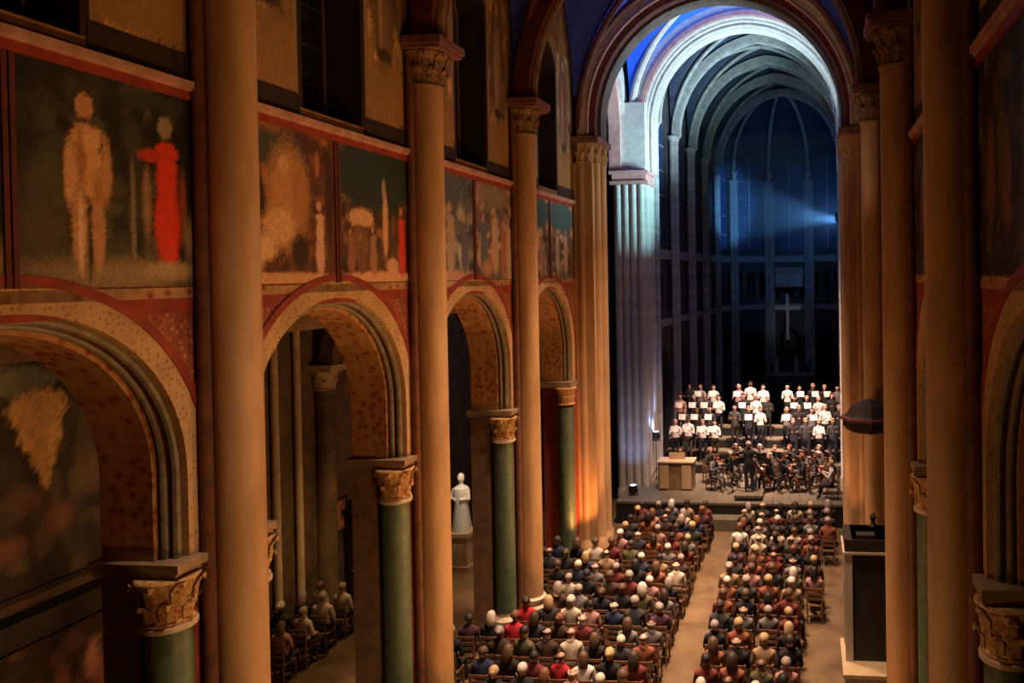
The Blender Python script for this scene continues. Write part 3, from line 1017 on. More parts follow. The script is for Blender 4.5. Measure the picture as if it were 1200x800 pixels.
def cho(u, v, z=0.0):
    a = -math.radians(4.1)
    return (CX + u * math.cos(a) - v * math.sin(a), YE + .4 + u * math.sin(a) + v * math.cos(a), z)


# the hanging cross before its dark niche, altar below
yx = VA + 3.1
t = thing('altar_cross', 'pale slender cross standing before the dark apse niche', 'cross', cho(-.08, yx, .35), -math.radians(4.1))
link('upright', MB().box(-.09, .09, -.05, .05, 4.4, 7.2).mesh('upright', SILVER), t)
link('crossbar', MB().box(-.78, .78, -.04, .06, 6.22, 6.44).mesh('crossbar', SILVER), t)
link('stem', MB().lathe([(.3, 2.86), (.3, 2.95), (.06, 3.2), (.06, 4.4)], 12).mesh('stem', BLACK, True), t)
t = thing('altar', 'dark high altar block at the foot of the pale cross', 'altar', cho(0, yx, 0), -math.radians(4.1))
link('block', MB().box(-1.3, 1.3, -.5, .5, 0, 2.6).mesh('block', CHOIRDK), t)
link('table_slab', MB().box(-1.45, 1.45, -.6, .55, 2.6, 2.75).mesh('table_slab', CHOIRST), t)
link('gradine', MB().box(-1.2, 1.2, 0, .5, 2.75, 3.2).mesh('gradine', CHOIRDK), t)
for i, x in enumerate((-.75, .45)):
    t = thing('altar_statue', '%s of the two small pale figures on the high altar' % ['northern', 'southern'][i], 'statue', cho(x, yx - .35, 2.752), -math.radians(4.1))
    link('robe', MB().lathe([(.17, 0), (.19, .1), (.13, .5), (.15, .72), (.06, .82)], 12).mesh('robe', MARBLE, True), t)
    link('head', MB().ellipsoid((0, 0, .92), (.085, .09, .115)).mesh('head', MARBLE, True), t)
mb = MB().box(-.85, .85, -.1, .1, 8.0, 9.2)
t = thing('reredos_panel', 'dim grey carved panel above the cross niche', 'panel', cho(0, VA + apo - .2, 0), -math.radians(4.1))
link('panel', mb.mesh('panel', CHOIRST), t)
link('moulding', MB().box(-.95, .95, -.16, .1, 9.2, 9.32).box(-.95, .95, -.16, .1, 7.9, 8.0).mesh('moulding', CHOIRDK), t)

# blue projector on the south choir wall and the haze its beam shows in
pl = cho(3.33, 9.4, 11.5)
t = thing('stage_projector', 'blue beam projector fixed high on the choir wall behind the crossing pier', 'lamp', pl)
link('housing', MB().lathe([(.16, 0), (.2, .1), (.2, .45), (.12, .5)], 14).mesh('housing', BLACK, True), t, (0, .12, -.1), 0)
l = spot((pl[0] - .15, pl[1] - .05, pl[2]), cho(-3.6, 15.5, 12.9), 6500, (.14, .45, 1), 34, .5, .16)
spot((pl[0] - .15, pl[1] + .3, pl[2]), cho(-1, 17.5, 14), 550, (.12, .38, 1), 110, .8, .1)
m, tt, b = nt('haze')
tt.nodes.remove(b)
vo = tt.nodes.new('ShaderNodeVolumeScatter')
vo.inputs['Density'].default_value = .06
vo.inputs['Anisotropy'].default_value = .2
tt.links.new(vo.outputs[0], tt.nodes['Material Output'].inputs['Volume'])
o = link('stage_haze', MB().box(-3.6, 3.6, 6.2, VA + 3.0, 8.8, 15.5).mesh('stage_haze', m), None, (CX, YE + .4, 0), -math.radians(4.1))
tag(o, 'thin stage haze glowing blue in the projector beam of the apse', 'haze', None, 'stuff')

# ------------------------------------------------------------------ aisles
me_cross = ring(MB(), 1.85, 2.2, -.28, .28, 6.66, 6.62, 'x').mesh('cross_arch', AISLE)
for s, side, sname in SIDES:
    rz = 0 if s < 0 else PI
    mb = MB().box(-.4, 0, -3, 30, 0, 10)
    aw = struct('wall_aisle_' + side, None)
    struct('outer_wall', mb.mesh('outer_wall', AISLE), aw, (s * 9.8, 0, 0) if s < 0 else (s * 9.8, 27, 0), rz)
    # aisle vault: a shallow barrel
    vs, fs = [], []
    for i in range(13):
        a = PI * i / 12
        for y in (-3, YW):
            vs.append((-7.6 + 2.25 * math.cos(a), y, 8.0 + 1.6 * math.sin(a)))
    for i in range(12):
        fs.append((2 * i, 2 * i + 1, 2 * i + 3, 2 * i + 2))
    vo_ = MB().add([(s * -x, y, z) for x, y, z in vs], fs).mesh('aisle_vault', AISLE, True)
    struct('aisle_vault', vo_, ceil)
    for k in range(0, 4):
        t = thing('aisle_pilaster', 'dim outer aisle half column behind %s, %s from the entrance' % (sname, ORD[k]), 'column',
                  (s * 9.65, YK(k), 0), rz)
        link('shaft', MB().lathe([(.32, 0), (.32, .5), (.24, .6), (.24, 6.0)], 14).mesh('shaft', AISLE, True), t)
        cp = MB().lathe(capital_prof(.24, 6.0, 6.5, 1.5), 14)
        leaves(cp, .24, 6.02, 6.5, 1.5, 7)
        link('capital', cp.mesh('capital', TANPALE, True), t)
        link('abacus', MB().box(-.3, .46, -.42, .42, 6.5, 6.66).mesh('abacus', TANPALE), t)
        if k < 3:
            struct('cross_arch', me_cross, ceil, (s * 7.4, YK(k), 0))

# chapel painting and panelling seen through the nearest arch
t = thing('chapel_painting', 'large dark chapel painting with a golden glow, seen through the nearest arch', 'painting', (-9.78, 10.6, 3.9))
shp = [(.66, .72, .13, .08, (.80, .48, .17), .25), (.67, .62, .10, .08, (.80, .48, .17), .25), (.68, .53, .06, .07, (.72, .42, .14), .3), (.69, .45, .03, .06, (.6, .34, .11), .4), (.56, .84, .2, .06, (.22, .22, .15), .5), (.6, .36, .08, .06, (.16, .08, .05), .7), (.35, .35, .1, .08, (.18, .07, .04), .7), (.75, .25, .08, .08, (.20, .09, .05), .7),
       (.5, .18, .12, .06, (.18, .08, .045), .7), (.2, .2, .1, .1, (.2, .11, .05), .7)]
link('painting', paint_mesh('painting', 3.5, 4.0, 70, 70, (.026, .014, .008), shp, 901, .35), t)
link('frame', MB().box(-.03, .06, -1.85, -1.75, -.1, 4.1).box(-.03, .06, 1.75, 1.85, -.1, 4.1).box(-.03, .06, -1.75, 1.75, -.1, 0).box(-.03, .06, -1.75, 1.75, 4.0, 4.1).mesh('frame', WOOD), t)
t = thing('choir_panelling', 'dark wooden panelling with a heavy black top rail along the aisle wall', 'panelling', (-9.75, 10.6, 0))
link('top_rail', MB().box(-.05, .3, -3.2, 1.9, 3.2, 3.6).mesh('top_rail', WOOD), t)
for i in range(5):
    link('panel', MB().box(-.05, .08, -3.1 + i, -2.2 + i, .2, 3.2).box(.08, .12, -3.0 + i, -2.3 + i, .4, 3.0).mesh('panel', DRED), t)
t = thing('aisle_fresco', 'dim red fresco with rosy figures below the black top rail', 'fresco', (-9.60, 11.0, .9))
shp = [(.8, .65, .06, .16, (.5, .25, .16), .6), (.86, .5, .05, .2, (.34, .12, .07), .6), (.6, .6, .06, .16, (.3, .12, .08), .6), (.45, .5, .05, .2, (.4, .18, .12), .6), (.7, .4, .05, .2, (.2, .08, .06), .6)]
link('painting', paint_mesh('painting', 2.8, 2.2, 50, 40, (.035, .012, .010), shp, 907, .35), t)

# unseen spots added to light the aisles and the transept
spot((-6.2, 9.5, 2.2), (-9.8, 11.3, 6.5), 55, WARM, 70, .7, .15)
spot((-7.6, 17.2, 8.6), (-8.0, 17.6, 0), 900, (1, .58, .22), 50, .8, .15)
spot((-7.4, 21.6, 8.6), (-7.9, 22.3, 0), 700, (1, .62, .30), 50, .8, .15)
spot((-7.2, 12.2, 8.6), (-9.3, 13.0, 1), 80, (1, .6, .3), 85, .8, .15)
spot((7.4, 8.0, 8.6), (8.6, 9, 0), 90, (1, .6, .3), 85, .8, .15)
spot((-9, 26.5, 14), (-5.0, 29, 4), 120, (.5, .7, 1), 80, .8, .15)

# dark confessional and slim wall shafts behind the second arch
t = thing('confessional', 'dark wooden confessional against the aisle wall behind the second arch', 'confessional', (-9.5, 20.2, 0))
link('body', MB().box(-.28, .35, -.9, .9, 0, 2.5).mesh('body', WOOD), t)
link('cornice', MB().box(-.28, .45, -1.0, 1.0, 2.5, 2.66).box(-.28, .40, -.8, .8, 2.66, 2.8).mesh('cornice', WOOD), t)
for y in (-.6, .6):
    link('side_screen', MB().box(.35, .38, y - .22, y + .22, .3, 2.2).mesh('side_screen', CHAIRW), t)
link('curtain', MB().box(.35, .37, -.3, .3, .1, 2.2).mesh('curtain', DRED), t)
for q, (y, z) in enumerate(((16.6, 8.2), (15.2, 8.2), (17.4, 8.2), (20.6, 8.2), (22.0, 8.2))):
    t = thing('wall_shaft', 'slim pale shaft on the outer aisle wall, %s in the row from the entrance' % ORD[q], 'column', (-9.7, y, 0))
    link('shaft', MB().lathe([(.13, 0), (.13, .4), (.085, .5), (.085, z - .35)], 10).mesh('shaft', TANPALE, True), t)
    link('capital', MB().lathe(capital_prof(.085, z - .35, z, 1.7), 10).mesh('capital', TANPALE, True), t)
t = thing('small_painting', 'small rosy framed painting on the aisle wall by the standing person', 'painting', (-9.76, 19.05, 2.15))
link('painting', paint_mesh('painting', .62, .8, 24, 28, (.30, .12, .09), man(.5, .1, .8, (.5, .25, .2)), 950), t)
link('frame', MB().box(-.03, .03, -.36, -.31, -.05, .85).box(-.03, .03, .31, .36, -.05, .85).box(-.03, .03, -.31, .31, -.05, 0).box(-.03, .03, -.31, .31, .8, .85).mesh('frame', WOOD), t)

spot((-6.4, 20.2, 5.6), (-7.9, 22.3, 2.0), 420, (1, .80, .62), 26, .7, .1)  # unseen tight spot added to brighten the white statue
# white statue in the transept, framed by the third arch
t = thing('statue', 'white marble statue on a tan pedestal, framed by the third arch', 'statue', (-7.9, 22.3, 0))
link('pedestal', MB().box(-.36, .36, -.36, .36, 0, .12).box(-.28, .28, -.28, .28, .12, 1.0).box(-.36, .36, -.36, .36, 1.0, 1.12).mesh('pedestal', PALEWOOD), t)
link('robe', MB().lathe([(.27, 1.12), (.29, 1.25), (.2, 1.9), (.25, 2.3), (.22, 2.42), (.07, 2.52), (.06, 2.6)], 16).mesh('robe', PAPER, True), t)
mb = MB().ellipsoid((0, 0, 2.72), (.105, .12, .15)).ellipsoid((0, -.13, 2.71), (.02, .03, .035))
link('head', mb.mesh('head', PAPER, True), t)
mb = MB()
for sg in (-1, 1):
    mb.tube([(sg * .2, 0, 2.38), (sg * .27, -.08, 2.1), (sg * .07, -.26, 2.12)], [.075, .065, .04], 8)
link('arms', mb.mesh('arms', PAPER, True), t)
# ------------------------------------------------------------------ people
def skinned(name, nodes, edges, labels, root):
    """one continuous body grown over a skeleton; nodes: (pos, rx, ry); labels: material slot per node"""
    me = bpy.data.meshes.new(name)
    me.from_pydata([n[0] for n in nodes], edges, [])
    o = bpy.data.objects.new(name, me)
    COL.objects.link(o)
    sk = o.modifiers.new('skin', 'SKIN')
    sk.use_smooth_shade = True
    layer = me.skin_vertices[0].data if me.skin_vertices else None
    if layer is None:
        bpy.context.view_layer.objects.active = o
        bpy.ops.mesh.customdata_skin_add()
        layer = me.skin_vertices[0].data
    for i, n in enumerate(nodes):
        layer[i].radius = (n[1], n[2])
        layer[i].use_root = (i == root)
    sb = o.modifiers.new('sub', 'SUBSURF')
    sb.levels = 1
    dg = bpy.context.evaluated_depsgraph_get()
    out = bpy.data.meshes.new_from_object(o.evaluated_get(dg))
    bpy.data.objects.remove(o)
    bpy.data.meshes.remove(me)
    P = np.array([n[0] for n in nodes])
    E_ = np.array(edges)
    out.materials.clear()
    for m in (SKIN, CLOTH, TROUS, SHOE, EYE):
        out.materials.append(m)
    A, B = P[E_[:, 0]], P[E_[:, 1]]
    AB = B - A
    L2 = (AB ** 2).sum(1) + 1e-9
    RA_ = np.array([max(nodes[a][1:]) for a in E_[:, 0]])
    RB_ = np.array([max(nodes[b_][1:]) for b_ in E_[:, 1]])
    lab = np.array(labels)
    idx = []
    for p in out.polygons:
        c = np.array(p.center)
        t = np.clip(((c - A) * AB).sum(1) / L2, 0, 1)
        d = np.linalg.norm(c - (A + AB * t[:, None]), axis=1) - (RA_ * (1 - t) + RB_ * t)
        j = d.argmin()
        idx.append(int(lab[E_[j, 0]] if t[j] < .5 else lab[E_[j, 1]]))
        p.use_smooth = True
    out.polygons.foreach_set('material_index', idx)
    return out


def head_extras(me, hc, yaw=0.0):
    """ears, eyes and nose joined into the body mesh (hc: head centre)"""
    mb = MB()
    mb.m = 0
    for s in (-1, 1):
        mb.ellipsoid((s * .083, -.005, .0), (.014, .026, .034), 8, 5)
    mb.add([(-.016, .088, -.03), (.016, .088, -.03), (0, .118, -.028), (0, .09, .025)], [(0, 1, 2), (0, 2, 3), (1, 3, 2), (0, 3, 1)])
    mb.m = 4
    for s in (-1, 1):
        mb.ellipsoid((s * .032, .088, .018), (.013, .008, .008), 8, 5)
    mb.m = 3
    mb.add([(-.025, .088, -.055), (.025, .088, -.055), (.02, .093, -.062), (-.02, .093, -.062)], [(0, 1, 2, 3)])
    bm = bmesh.new()
    bm.from_mesh(me)
    rot = Matrix.Rotation(yaw, 4, 'Z')
    vs = [bm.verts.new(rot @ Vector(v) + Vector(hc)) for v in mb.v]
    for f, m in zip(mb.f, mb.mi):
        try:
            q = bm.faces.new([vs[i] for i in f])
            q.material_index = m
            q.smooth = True
        except ValueError:
            pass
    bm.to_mesh(me)
    bm.free()


def hand(nodes, edges, labels, wrist, s, d, up):
    """palm and five separate curled fingers; d: pointing direction, up: back of the hand"""
    d, up = Vector(d).normalized(), Vector(up).normalized()
    sd = d.cross(up).normalized() * s
    W = Vector(nodes[wrist][0])

    def add(p, r, par):
        nodes.append((tuple(p), r, r))
        labels.append(0)
        edges.append((par, len(nodes) - 1))
        return len(nodes) - 1
    palm = add(W + d * .05, .026, wrist)
    kn = add(W + d * .085, .026, palm)
    for j, (off, ln) in enumerate(((-.030, .060), (-.010, .072), (.010, .066), (.029, .050))):
        a = add(W + d * .10 + sd * off, .0095, kn)
        b = add(W + d * (.10 + ln * .55) + sd * off * 1.1 - up * .012, .0085, a)
        add(W + d * (.10 + ln * .95) + sd * off * 1.1 - up * .032, .0075, b)
    a = add(W + d * .05 - sd * .036 - up * .008, .0105, palm)
    add(W + d * .085 - sd * .052 - up * .018, .009, a)


def body(name, kind, yaw=0.0, lean=0.0):
    """kind: seated (hands in the lap), playing (seated, arms raised), standing (holding a folder), conducting"""
    sit = kind in ('seated', 'playing')
    hz = .50 if sit else .92
    nodes, labels, edges = [], [], []

    def nd(p, rx, ry, l, par=None):
        nodes.append((tuple(p), rx, ry))
        labels.append(l)
        if par is not None:
            edges.append((par, len(nodes) - 1))
        return len(nodes) - 1
    ly = lean
    pel = nd((0, 0, hz + .06), .155, .12, 2)
    bel = nd((0, .005 + ly * .3, hz + .22), .145, .115, 1, pel)
    che = nd((0, -.01 + ly * .7, hz + .42), .165, .12, 1, bel)
    upc = nd((0, -.015 + ly, hz + .54), .13, .09, 1, che)
    nk = nd((0, -.005 + ly * 1.1, hz + .63), .055, .055, 0, upc)
    jaw = nd((0, .012 + ly * 1.2, hz + .70), .068, .078, 0, nk)
    mid = nd((0, .006 + ly * 1.2, hz + .775), .083, .097, 0, jaw)
    nd((0, -.004 + ly * 1.2, hz + .845), .062, .072, 0, mid)
    for s in (-1, 1):
        sh = nd((s * .175, -.015 + ly, hz + .52), .068, .066, 1, upc)
        if kind == 'seated':
            el = nd((s * .235, .02 + ly * .6, hz + .25), .050, .050, 1, sh)
            wr = nd((s * .085, .245, hz + .155), .034, .030, 1, el)
            hd, hu = (-s * .55, .8, -.1), (0, .1, 1)
        elif kind == 'playing':
            el = nd((s * .29, .12, hz + .30), .050, .050, 1, sh)
            wr = nd((s * .17, .34, hz + (.50 if s < 0 else .42)), .034, .030, 1, el)
            hd, hu = (-s * .5, .7, .3), (0, -.3, 1)
        elif kind == 'conducting':
            el = nd((s * .34, .12, hz + .40), .050, .050, 1, sh)
            wr = nd((s * .36, .36, hz + (.62 if s > 0 else .52)), .034, .030, 1, el)
            hd, hu = (-s * .2, .8, .4), (0, -.3, 1)
        else:
            el = nd((s * .235, .03, hz + .24), .050, .050, 1, sh)
            wr = nd((s * .12, .27, hz + .36), .034, .030, 1, el)
            hd, hu = (-s * .1, .7, .6), (0, -.6, .7)
        hand(nodes, edges, labels, wr, s, hd, hu)
        hp = nd((s * .095, .01, hz + .0), .088, .088, 2, pel)
        if sit:
            kn = nd((s * .12, .42, .505), .064, .064, 2, hp)
            an = nd((s * .125, .43, .10), .044, .044, 2, kn)
            nd((s * .13, .56, .045), .045, .036, 3, an)
        else:
            kn = nd((s * .10, .02, .49), .062, .062, 2, hp)
            an = nd((s * .105, -.01, .09), .043, .043, 2, kn)
            nd((s * .12, .14, .042), .044, .034, 3, an)
    me = skinned(name, nodes, edges, labels, 0)
    head_extras(me, nodes[mid][0])
    return me, Vector(nodes[mid][0])


def hair_mesh(name, style):
    """short crop, long hair, bun or a fringe around a bald crown; centre of the head at the origin"""
    bm = bmesh.new()
    bmesh.ops.create_icosphere(bm, subdivisions=3, radius=1)
    for v in list(bm.verts):
        x, y, z = v.co
        face = y > .42 and z < .52
        low = z < (-.35 if style != 'bald' else -.3)
        top = style == 'bald' and z > .42
        neck = z < (-.1 if y > .0 else -.55)
        if face or top or low or neck:
            bm.verts.remove(v)
    for v in bm.verts:
        x, y, z = v.co
        n_ = noise.noise(Vector((x * 3, y * 3, z * 3))) * .06
        v.co = Vector((x * (.098 + n_ * .1), y * (.113 + n_ * .1) - .006, z * (.108 + n_ * .1) + .012))
        if style == 'long' and z < .05 and y < .35:
            v.co.x *= 1.12
    r = bmesh.ops.extrude_face_region(bm, geom=list(bm.faces))
    for g in r['geom']:
        if isinstance(g, bmesh.types.BMVert):
            g.co *= .9
    me = bpy.data.meshes.new(name)
    bmesh.ops.recalc_face_normals(bm, faces=bm.faces)
    for f in bm.faces:
        f.smooth = True
    bm.to_mesh(me)
    bm.free()
    if style in ('long', 'bun'):
        mb = MB()
        if style == 'bun':
            mb.ellipsoid((0, -.125, .035), (.048, .042, .048), 10, 7)
        else:
            mb.lathe([(.07, -.19), (.098, -.16), (.105, -.08), (.10, .0), (.08, .05)], 12, (0, -.055), PI * .95, PI * 2.05, False)
            mb.lathe([(.055, -.185), (.085, -.15), (.09, -.08), (.085, .0), (.07, .05)], 12, (0, -.05), PI * .95, PI * 2.05, False)
        bm = bmesh.new()
        bm.from_mesh(me)
        vs = [bm.verts.new(v) for v in mb.v]
        for f in mb.f:
            q = bm.faces.new([vs[i] for i in f])
            q.smooth = True
        bm.to_mesh(me)
        bm.free()
    me.materials.append(HAIR)
    return me


BODIES = {k: body('body_' + k, *a) for k, a in {
    'seated': ('seated', 0, 0), 'seated2': ('seated', 0, .06), 'playing': ('playing', 0, .03), 'standing': ('standing', 0, 0), 'conducting': ('conducting', 0, .03)}.items()}
HAIRS = {k: hair_mesh('hair_' + k, k) for k in ('short', 'long', 'bun', 'bald')}
COATS = [('black', (.012, .012, .014), 20), ('charcoal', (.04, .04, .045), 10), ('navy', (.02, .03, .075), 7), ('dark brown', (.06, .032, .02), 10), ('maroon', (.17, .028, .025), 10),
         ('tan', (.38, .25, .14), 8), ('rust', (.28, .09, .04), 6), ('grey', (.20, .19, .18), 9), ('cream', (.62, .53, .42), 7), ('white', (.78, .74, .70), 5), ('plum', (.10, .03, .06), 5), ('rose', (.45, .24, .21), 6), ('olive', (.12, .11, .05), 4)]
HAIRC = [('black', (.012, .01, .009), 6), ('dark brown', (.045, .025, .014), 9), ('brown', (.11, .06, .03), 8), ('auburn', (.20, .075, .03), 3), ('blond', (.52, .36, .18), 7), ('grey', (.36, .30, .26), 9), ('white', (.70, .61, .53), 7)]
STY = [('short', 'short', 12), ('long', 'long', 8), ('bun', 'tied back', 3), ('bald', 'thinning', 4)]


def pick(L, r):
    return r.choices(L, weights=[x[2] for x in L])[0]


def person(pose, loc, rz, coat, hair, sty, label, group, cat='person'):
    me, hc = BODIES[pose]
    o = link('person', me, None, loc, rz)
    o.color = (*coat[1], 1)
    sc_ = R.uniform(.95, 1.06) if pose[0] == 's' else R.uniform(.97, 1.03)
    o.scale = (sc_ * R.uniform(.97, 1.06), sc_, sc_)
    tag(o, label, cat, group)
    h = link('hair', HAIRS[sty[0]], o, hc)
    h.color = (*hair[1], 1)
    return o


def chair_mesh():
    mb = MB()
    mb.box(-.2, .2, -.2, .2, .43, .452)
    for x in (-.18, .18):
        mb.box(x - .017, x + .017, .165, .2, 0, .43)
        mb.box(x - .017, x + .017, -.22, -.185, 0, .90)
    for z in (.62, .74, .86):
        mb.box(-.165, .165, -.215, -.195, z - .025, z + .035)
    for z in (.2,):
        mb.box(-.165, .165, .175, .19, z - .012, z + .012).box(-.165, .165, -.21, -.195, z - .012, z + .012)
    return mb.mesh('chair', CHAIRW)


ME_CHAIR = chair_mesh()


def seat_label(c, h, st, where):
    return '%s coated listener with %s %s hair, %s' % (c, st, h, where)


rp = random.Random(21)
ROWS = 15
YF, PIT = 24.9, .78
n_people = 0
forced = {}
used_lab = set()
for r_ in range(ROWS):
    y = YF - PIT * r_
    for blk, xs in (('mural', [-.80 - .52 * i for i in range(9)]), ('pulpit', [.62 + .52 * i for i in range(6)])):
        for i, x in enumerate(xs):
            if blk == 'pulpit' and x > 2.4 + max(0, (y - 16.5)) * .12:
                continue
            if blk == 'mural' and x < -3.0:
                d = min(abs(y - YK(k)) for k in (0, 1, 2))
                if (d < .78 and x < -3.6) or (d < 1.3 and x < -4.1) or (y > 21.3 and x < -3.3):
                    continue
            if blk == 'pulpit' and 16.0 < y < 18.5 and x > 2.6:
                continue
            if rp.random() < .04:
                continue
            xx, yy = x + rp.uniform(-.05, .05), y + rp.uniform(-.05, .05)
            c, h, st = pick(COATS, rp), pick(HAIRC, rp), pick(STY, rp)
            if blk == 'mural' and (r_, i) in ((10, 6), (11, 6), (10, 7)):
                c = ('scarlet', (.62, .02, .035), 1)
            if blk == 'mural' and (r_, i) in ((13, 3),):
                c = ('crimson', (.40, .01, .02), 1)
            where = '%s row, %s seat of %s block' % (ORD[r_], ORD[i], blk)
            pose = 'seated' if rp.random() < .65 else 'seated2'
            a = rp.gauss(0, .16)
            person(pose, (xx, yy, 0), a, c, h, st, seat_label(c[0], h[0], st[1], where), 'concert audience')
            ch = tag(link('wooden_chair', ME_CHAIR, None, (xx, yy, 0), 0),
                     'plain wooden chair under %s coated listener, %s' % (c[0], where), 'chair', 'chairs of the audience')
            n_people += 1
# a few listeners in the aisle behind the second arch
for q in range(8):
    r_, i = divmod(q, 2)
    x, y = -9.42 + .54 * i + rp.uniform(-.03, .03), 17.75 - .72 * r_
    c, h, st = pick(COATS, rp), pick(HAIRC, rp), pick(STY, rp)
    if rp.random() < .45:
        c = COATS[rp.choice((8, 9, 11))]
    where = '%s aisle row, %s from the outer wall' % (ORD[r_], ORD[i])
    person('seated', (x, y, 0), rp.gauss(-.2, .2), c, h, st, seat_label(c[0], h[0], st[1], where), 'listeners in the aisle')
    tag(link('wooden_chair', ME_CHAIR, None, (x, y, 0), 0), 'plain wooden chair under %s coated listener, %s' % (c[0], where), 'chair', 'chairs in the aisle')
person('standing', (-8.95, 18.75, 0), PI * 1.1, ('black', (.012, .012, .014)), HAIRC[6], STY[0], 'white haired person in black standing in the aisle, seen through second arch', None)

# ------------------------------------------------------------------ stage, choir and orchestra
ZSTG = .8
t = thing('stage', 'grey brown concert platform filling the crossing before the choir', 'stage', (0, 0, 0))
for i in range(9):
    x0 = -4.2 + i * .925
    link('deck_panel', MB().box(x0 + .004, x0 + .921, 26.6, 28.55, ZSTG - .08, ZSTG).mesh('deck_panel', STAGE), t)
for i in range(8):
    x0 = -3.42 + i * .925
    link('deck_panel', MB().box(x0 + .004, x0 + .921, 28.556, 30.55, ZSTG - .08, ZSTG).mesh('deck_panel', STAGE), t)
link('skirt', MB().box(-4.2, 4.12, 26.62, 26.66, 0, ZSTG - .08).mesh('skirt', BLACK), t)
link('step', MB().box(-.8, .9, 26.0, 26.6, 0, .4).mesh('step', STAGE), t)
for j in range(4):
    x0, x1 = -3.35, 4.15
    t = thing('choir_riser', '%s dark choir riser step behind the orchestra, counted from the front' % ORD[j], 'riser', (.35, 30.9 + .62 * j, 0))
    link('tread', MB().box(x0 - .25, x1 - .45, -.28, .33, ZSTG + .38 * j + .30, ZSTG + .38 * j + .36).mesh('tread', STAGE), t)
    link('riser_board', MB().box(x0 - .25, x1 - .45, -.28, -.24, 0, ZSTG + .38 * j + .30).mesh('riser_board', BLACK), t)
ME_FOLD = MB().add([(-.15, 0, 0), (0, -.03, 0), (.15, 0, 0), (-.15, .06, .22), (0, .03, .22), (.15, .06, .22), (-.15, .008, -.004), (0, -.022, -.004), (.15, .008, -.004), (-.15, .068, .216), (0, .038, .216), (.15, .068, .216)],
                   [(0, 1, 4, 3), (1, 2, 5, 4), (6, 9, 10, 7), (7, 10, 11, 8), (0, 3, 9, 6), (2, 8, 11, 5), (3, 4, 10, 9), (4, 5, 11, 10), (0, 6, 7, 1), (1, 7, 8, 2)]).mesh('score_folder', PAPER)
CH_C = [('black', (.014, .014, .016), 8), ('charcoal', (.05, .05, .055), 3), ('white', (.78, .73, .70), 3), ('rose', (.52, .28, .25), 4), ('grey', (.2, .19, .2), 2)]
n = 0
for j in range(4):
    for i in range(13):
        x = -2.75 + .53 * i + (.26 if j % 2 else 0) + rp.uniform(-.04, .04)
        # three sections with gaps between them
        if (-1.05 < x < -.55) or (1.0 < x < 1.55) or x > 4.0:
            continue
        if -.6 < x < 1.0 and j < 1:
            continue
        c, h, st = pick(CH_C, rp), pick(HAIRC, rp), pick(STY, rp)
        if x < -1 and j == 0:
            c = CH_C[2]
        z = ZSTG + .38 * j + .36
        sec = 'northern' if x < -.9 else ('middle' if x < 1.2 else 'southern')
        o = person('standing', (x, 30.95 + .62 * j, z), PI + rp.gauss(0, .12) + .05 * x, c, h, st,
                   '%s clad chorister with %s %s hair, %s riser, %s, %s section' % (c[0], st[1], h[0], ORD[j], ORD[i], sec), 'choir on the risers')
        rzz = o.rotation_euler.z
        if rp.random() < .75:
            f = link('score_folder', ME_FOLD, None, (x - math.sin(rzz) * .40, 30.95 + .62 * j + math.cos(rzz) * .40, z + 1.31), rzz + PI)
            tag(f, 'open white score held by %s chorister of %s riser' % (ORD[i], ORD[j]), 'score', 'scores held by the choir')
        n += 1

mb = MB()
mb.tube([(0, 0, .02), (0, 0, 1.0)], .012, 8)
for a in range(3):
    mb.tube([(0, 0, .14), (.24 * math.cos(a * 2.1), .24 * math.sin(a * 2.1), .012)], .009, 6)
ME_STAND = mb.mesh('tripod', BLACK)
ME_DESK = MB().add([(-.24, -.05, .98), (.24, -.05, .98), (.24, .11, 1.28), (-.24, .11, 1.28), (-.24, -.04, .97), (.24, -.04, .97), (.24, .12, 1.27), (-.24, .12, 1.27)],
                   [(0, 1, 2, 3), (7, 6, 5, 4), (0, 4, 5, 1), (1, 5, 6, 2), (2, 6, 7, 3), (3, 7, 4, 0)]).mesh('desk', BLACK)
ME_SHEET = MB().add([(-.20, -.055, 1.0), (.20, -.055, 1.0), (.20, .085, 1.27), (-.20, .085, 1.27), (-.2, -.052, .998), (.2, -.052, .998), (.2, .088, 1.268), (-.2, .088, 1.268)],
                    [(0, 1, 2, 3), (7, 6, 5, 4), (0, 4, 5, 1), (2, 6, 7, 3)]).mesh('sheet_music', PAPER)


def violin_parts(sc):
    b = MB()
    prof = [(-.18, .05), (-.15, .095), (-.08, .10), (-.02, .062), (.04, .062), (.1, .083), (.15, .07), (.175, .03)]
    vs = []
    for z in (-.018, .018):
        vs += [(w_, y, z) for y, w_ in prof] + [(-w_, y, z) for y, w_ in reversed(prof)]
    m_ = len(prof) * 2
    b.add(vs, [tuple(range(m_))[::-1], tuple(m_ + i for i in range(m_))] + [(i, (i + 1) % m_, m_ + (i + 1) % m_, m_ + i) for i in range(m_)])
    n_ = MB().box(-.013, .013, .12, .40, .016, .03).box(-.018, .018, .40, .43, -.01, .035)
    s = MB().box(-.008, .008, -.17, .38, .032, .036).box(-.02, .02, -.04, -.03, .018, .036)
    for q in (b, n_, s):
        q.v = [(x * sc, y * sc, z * sc) for x, y, z in q.v]
    return b.mesh('sound_box', VARNISH), n_.mesh('neck', WOOD), s.mesh('strings', BLACK)


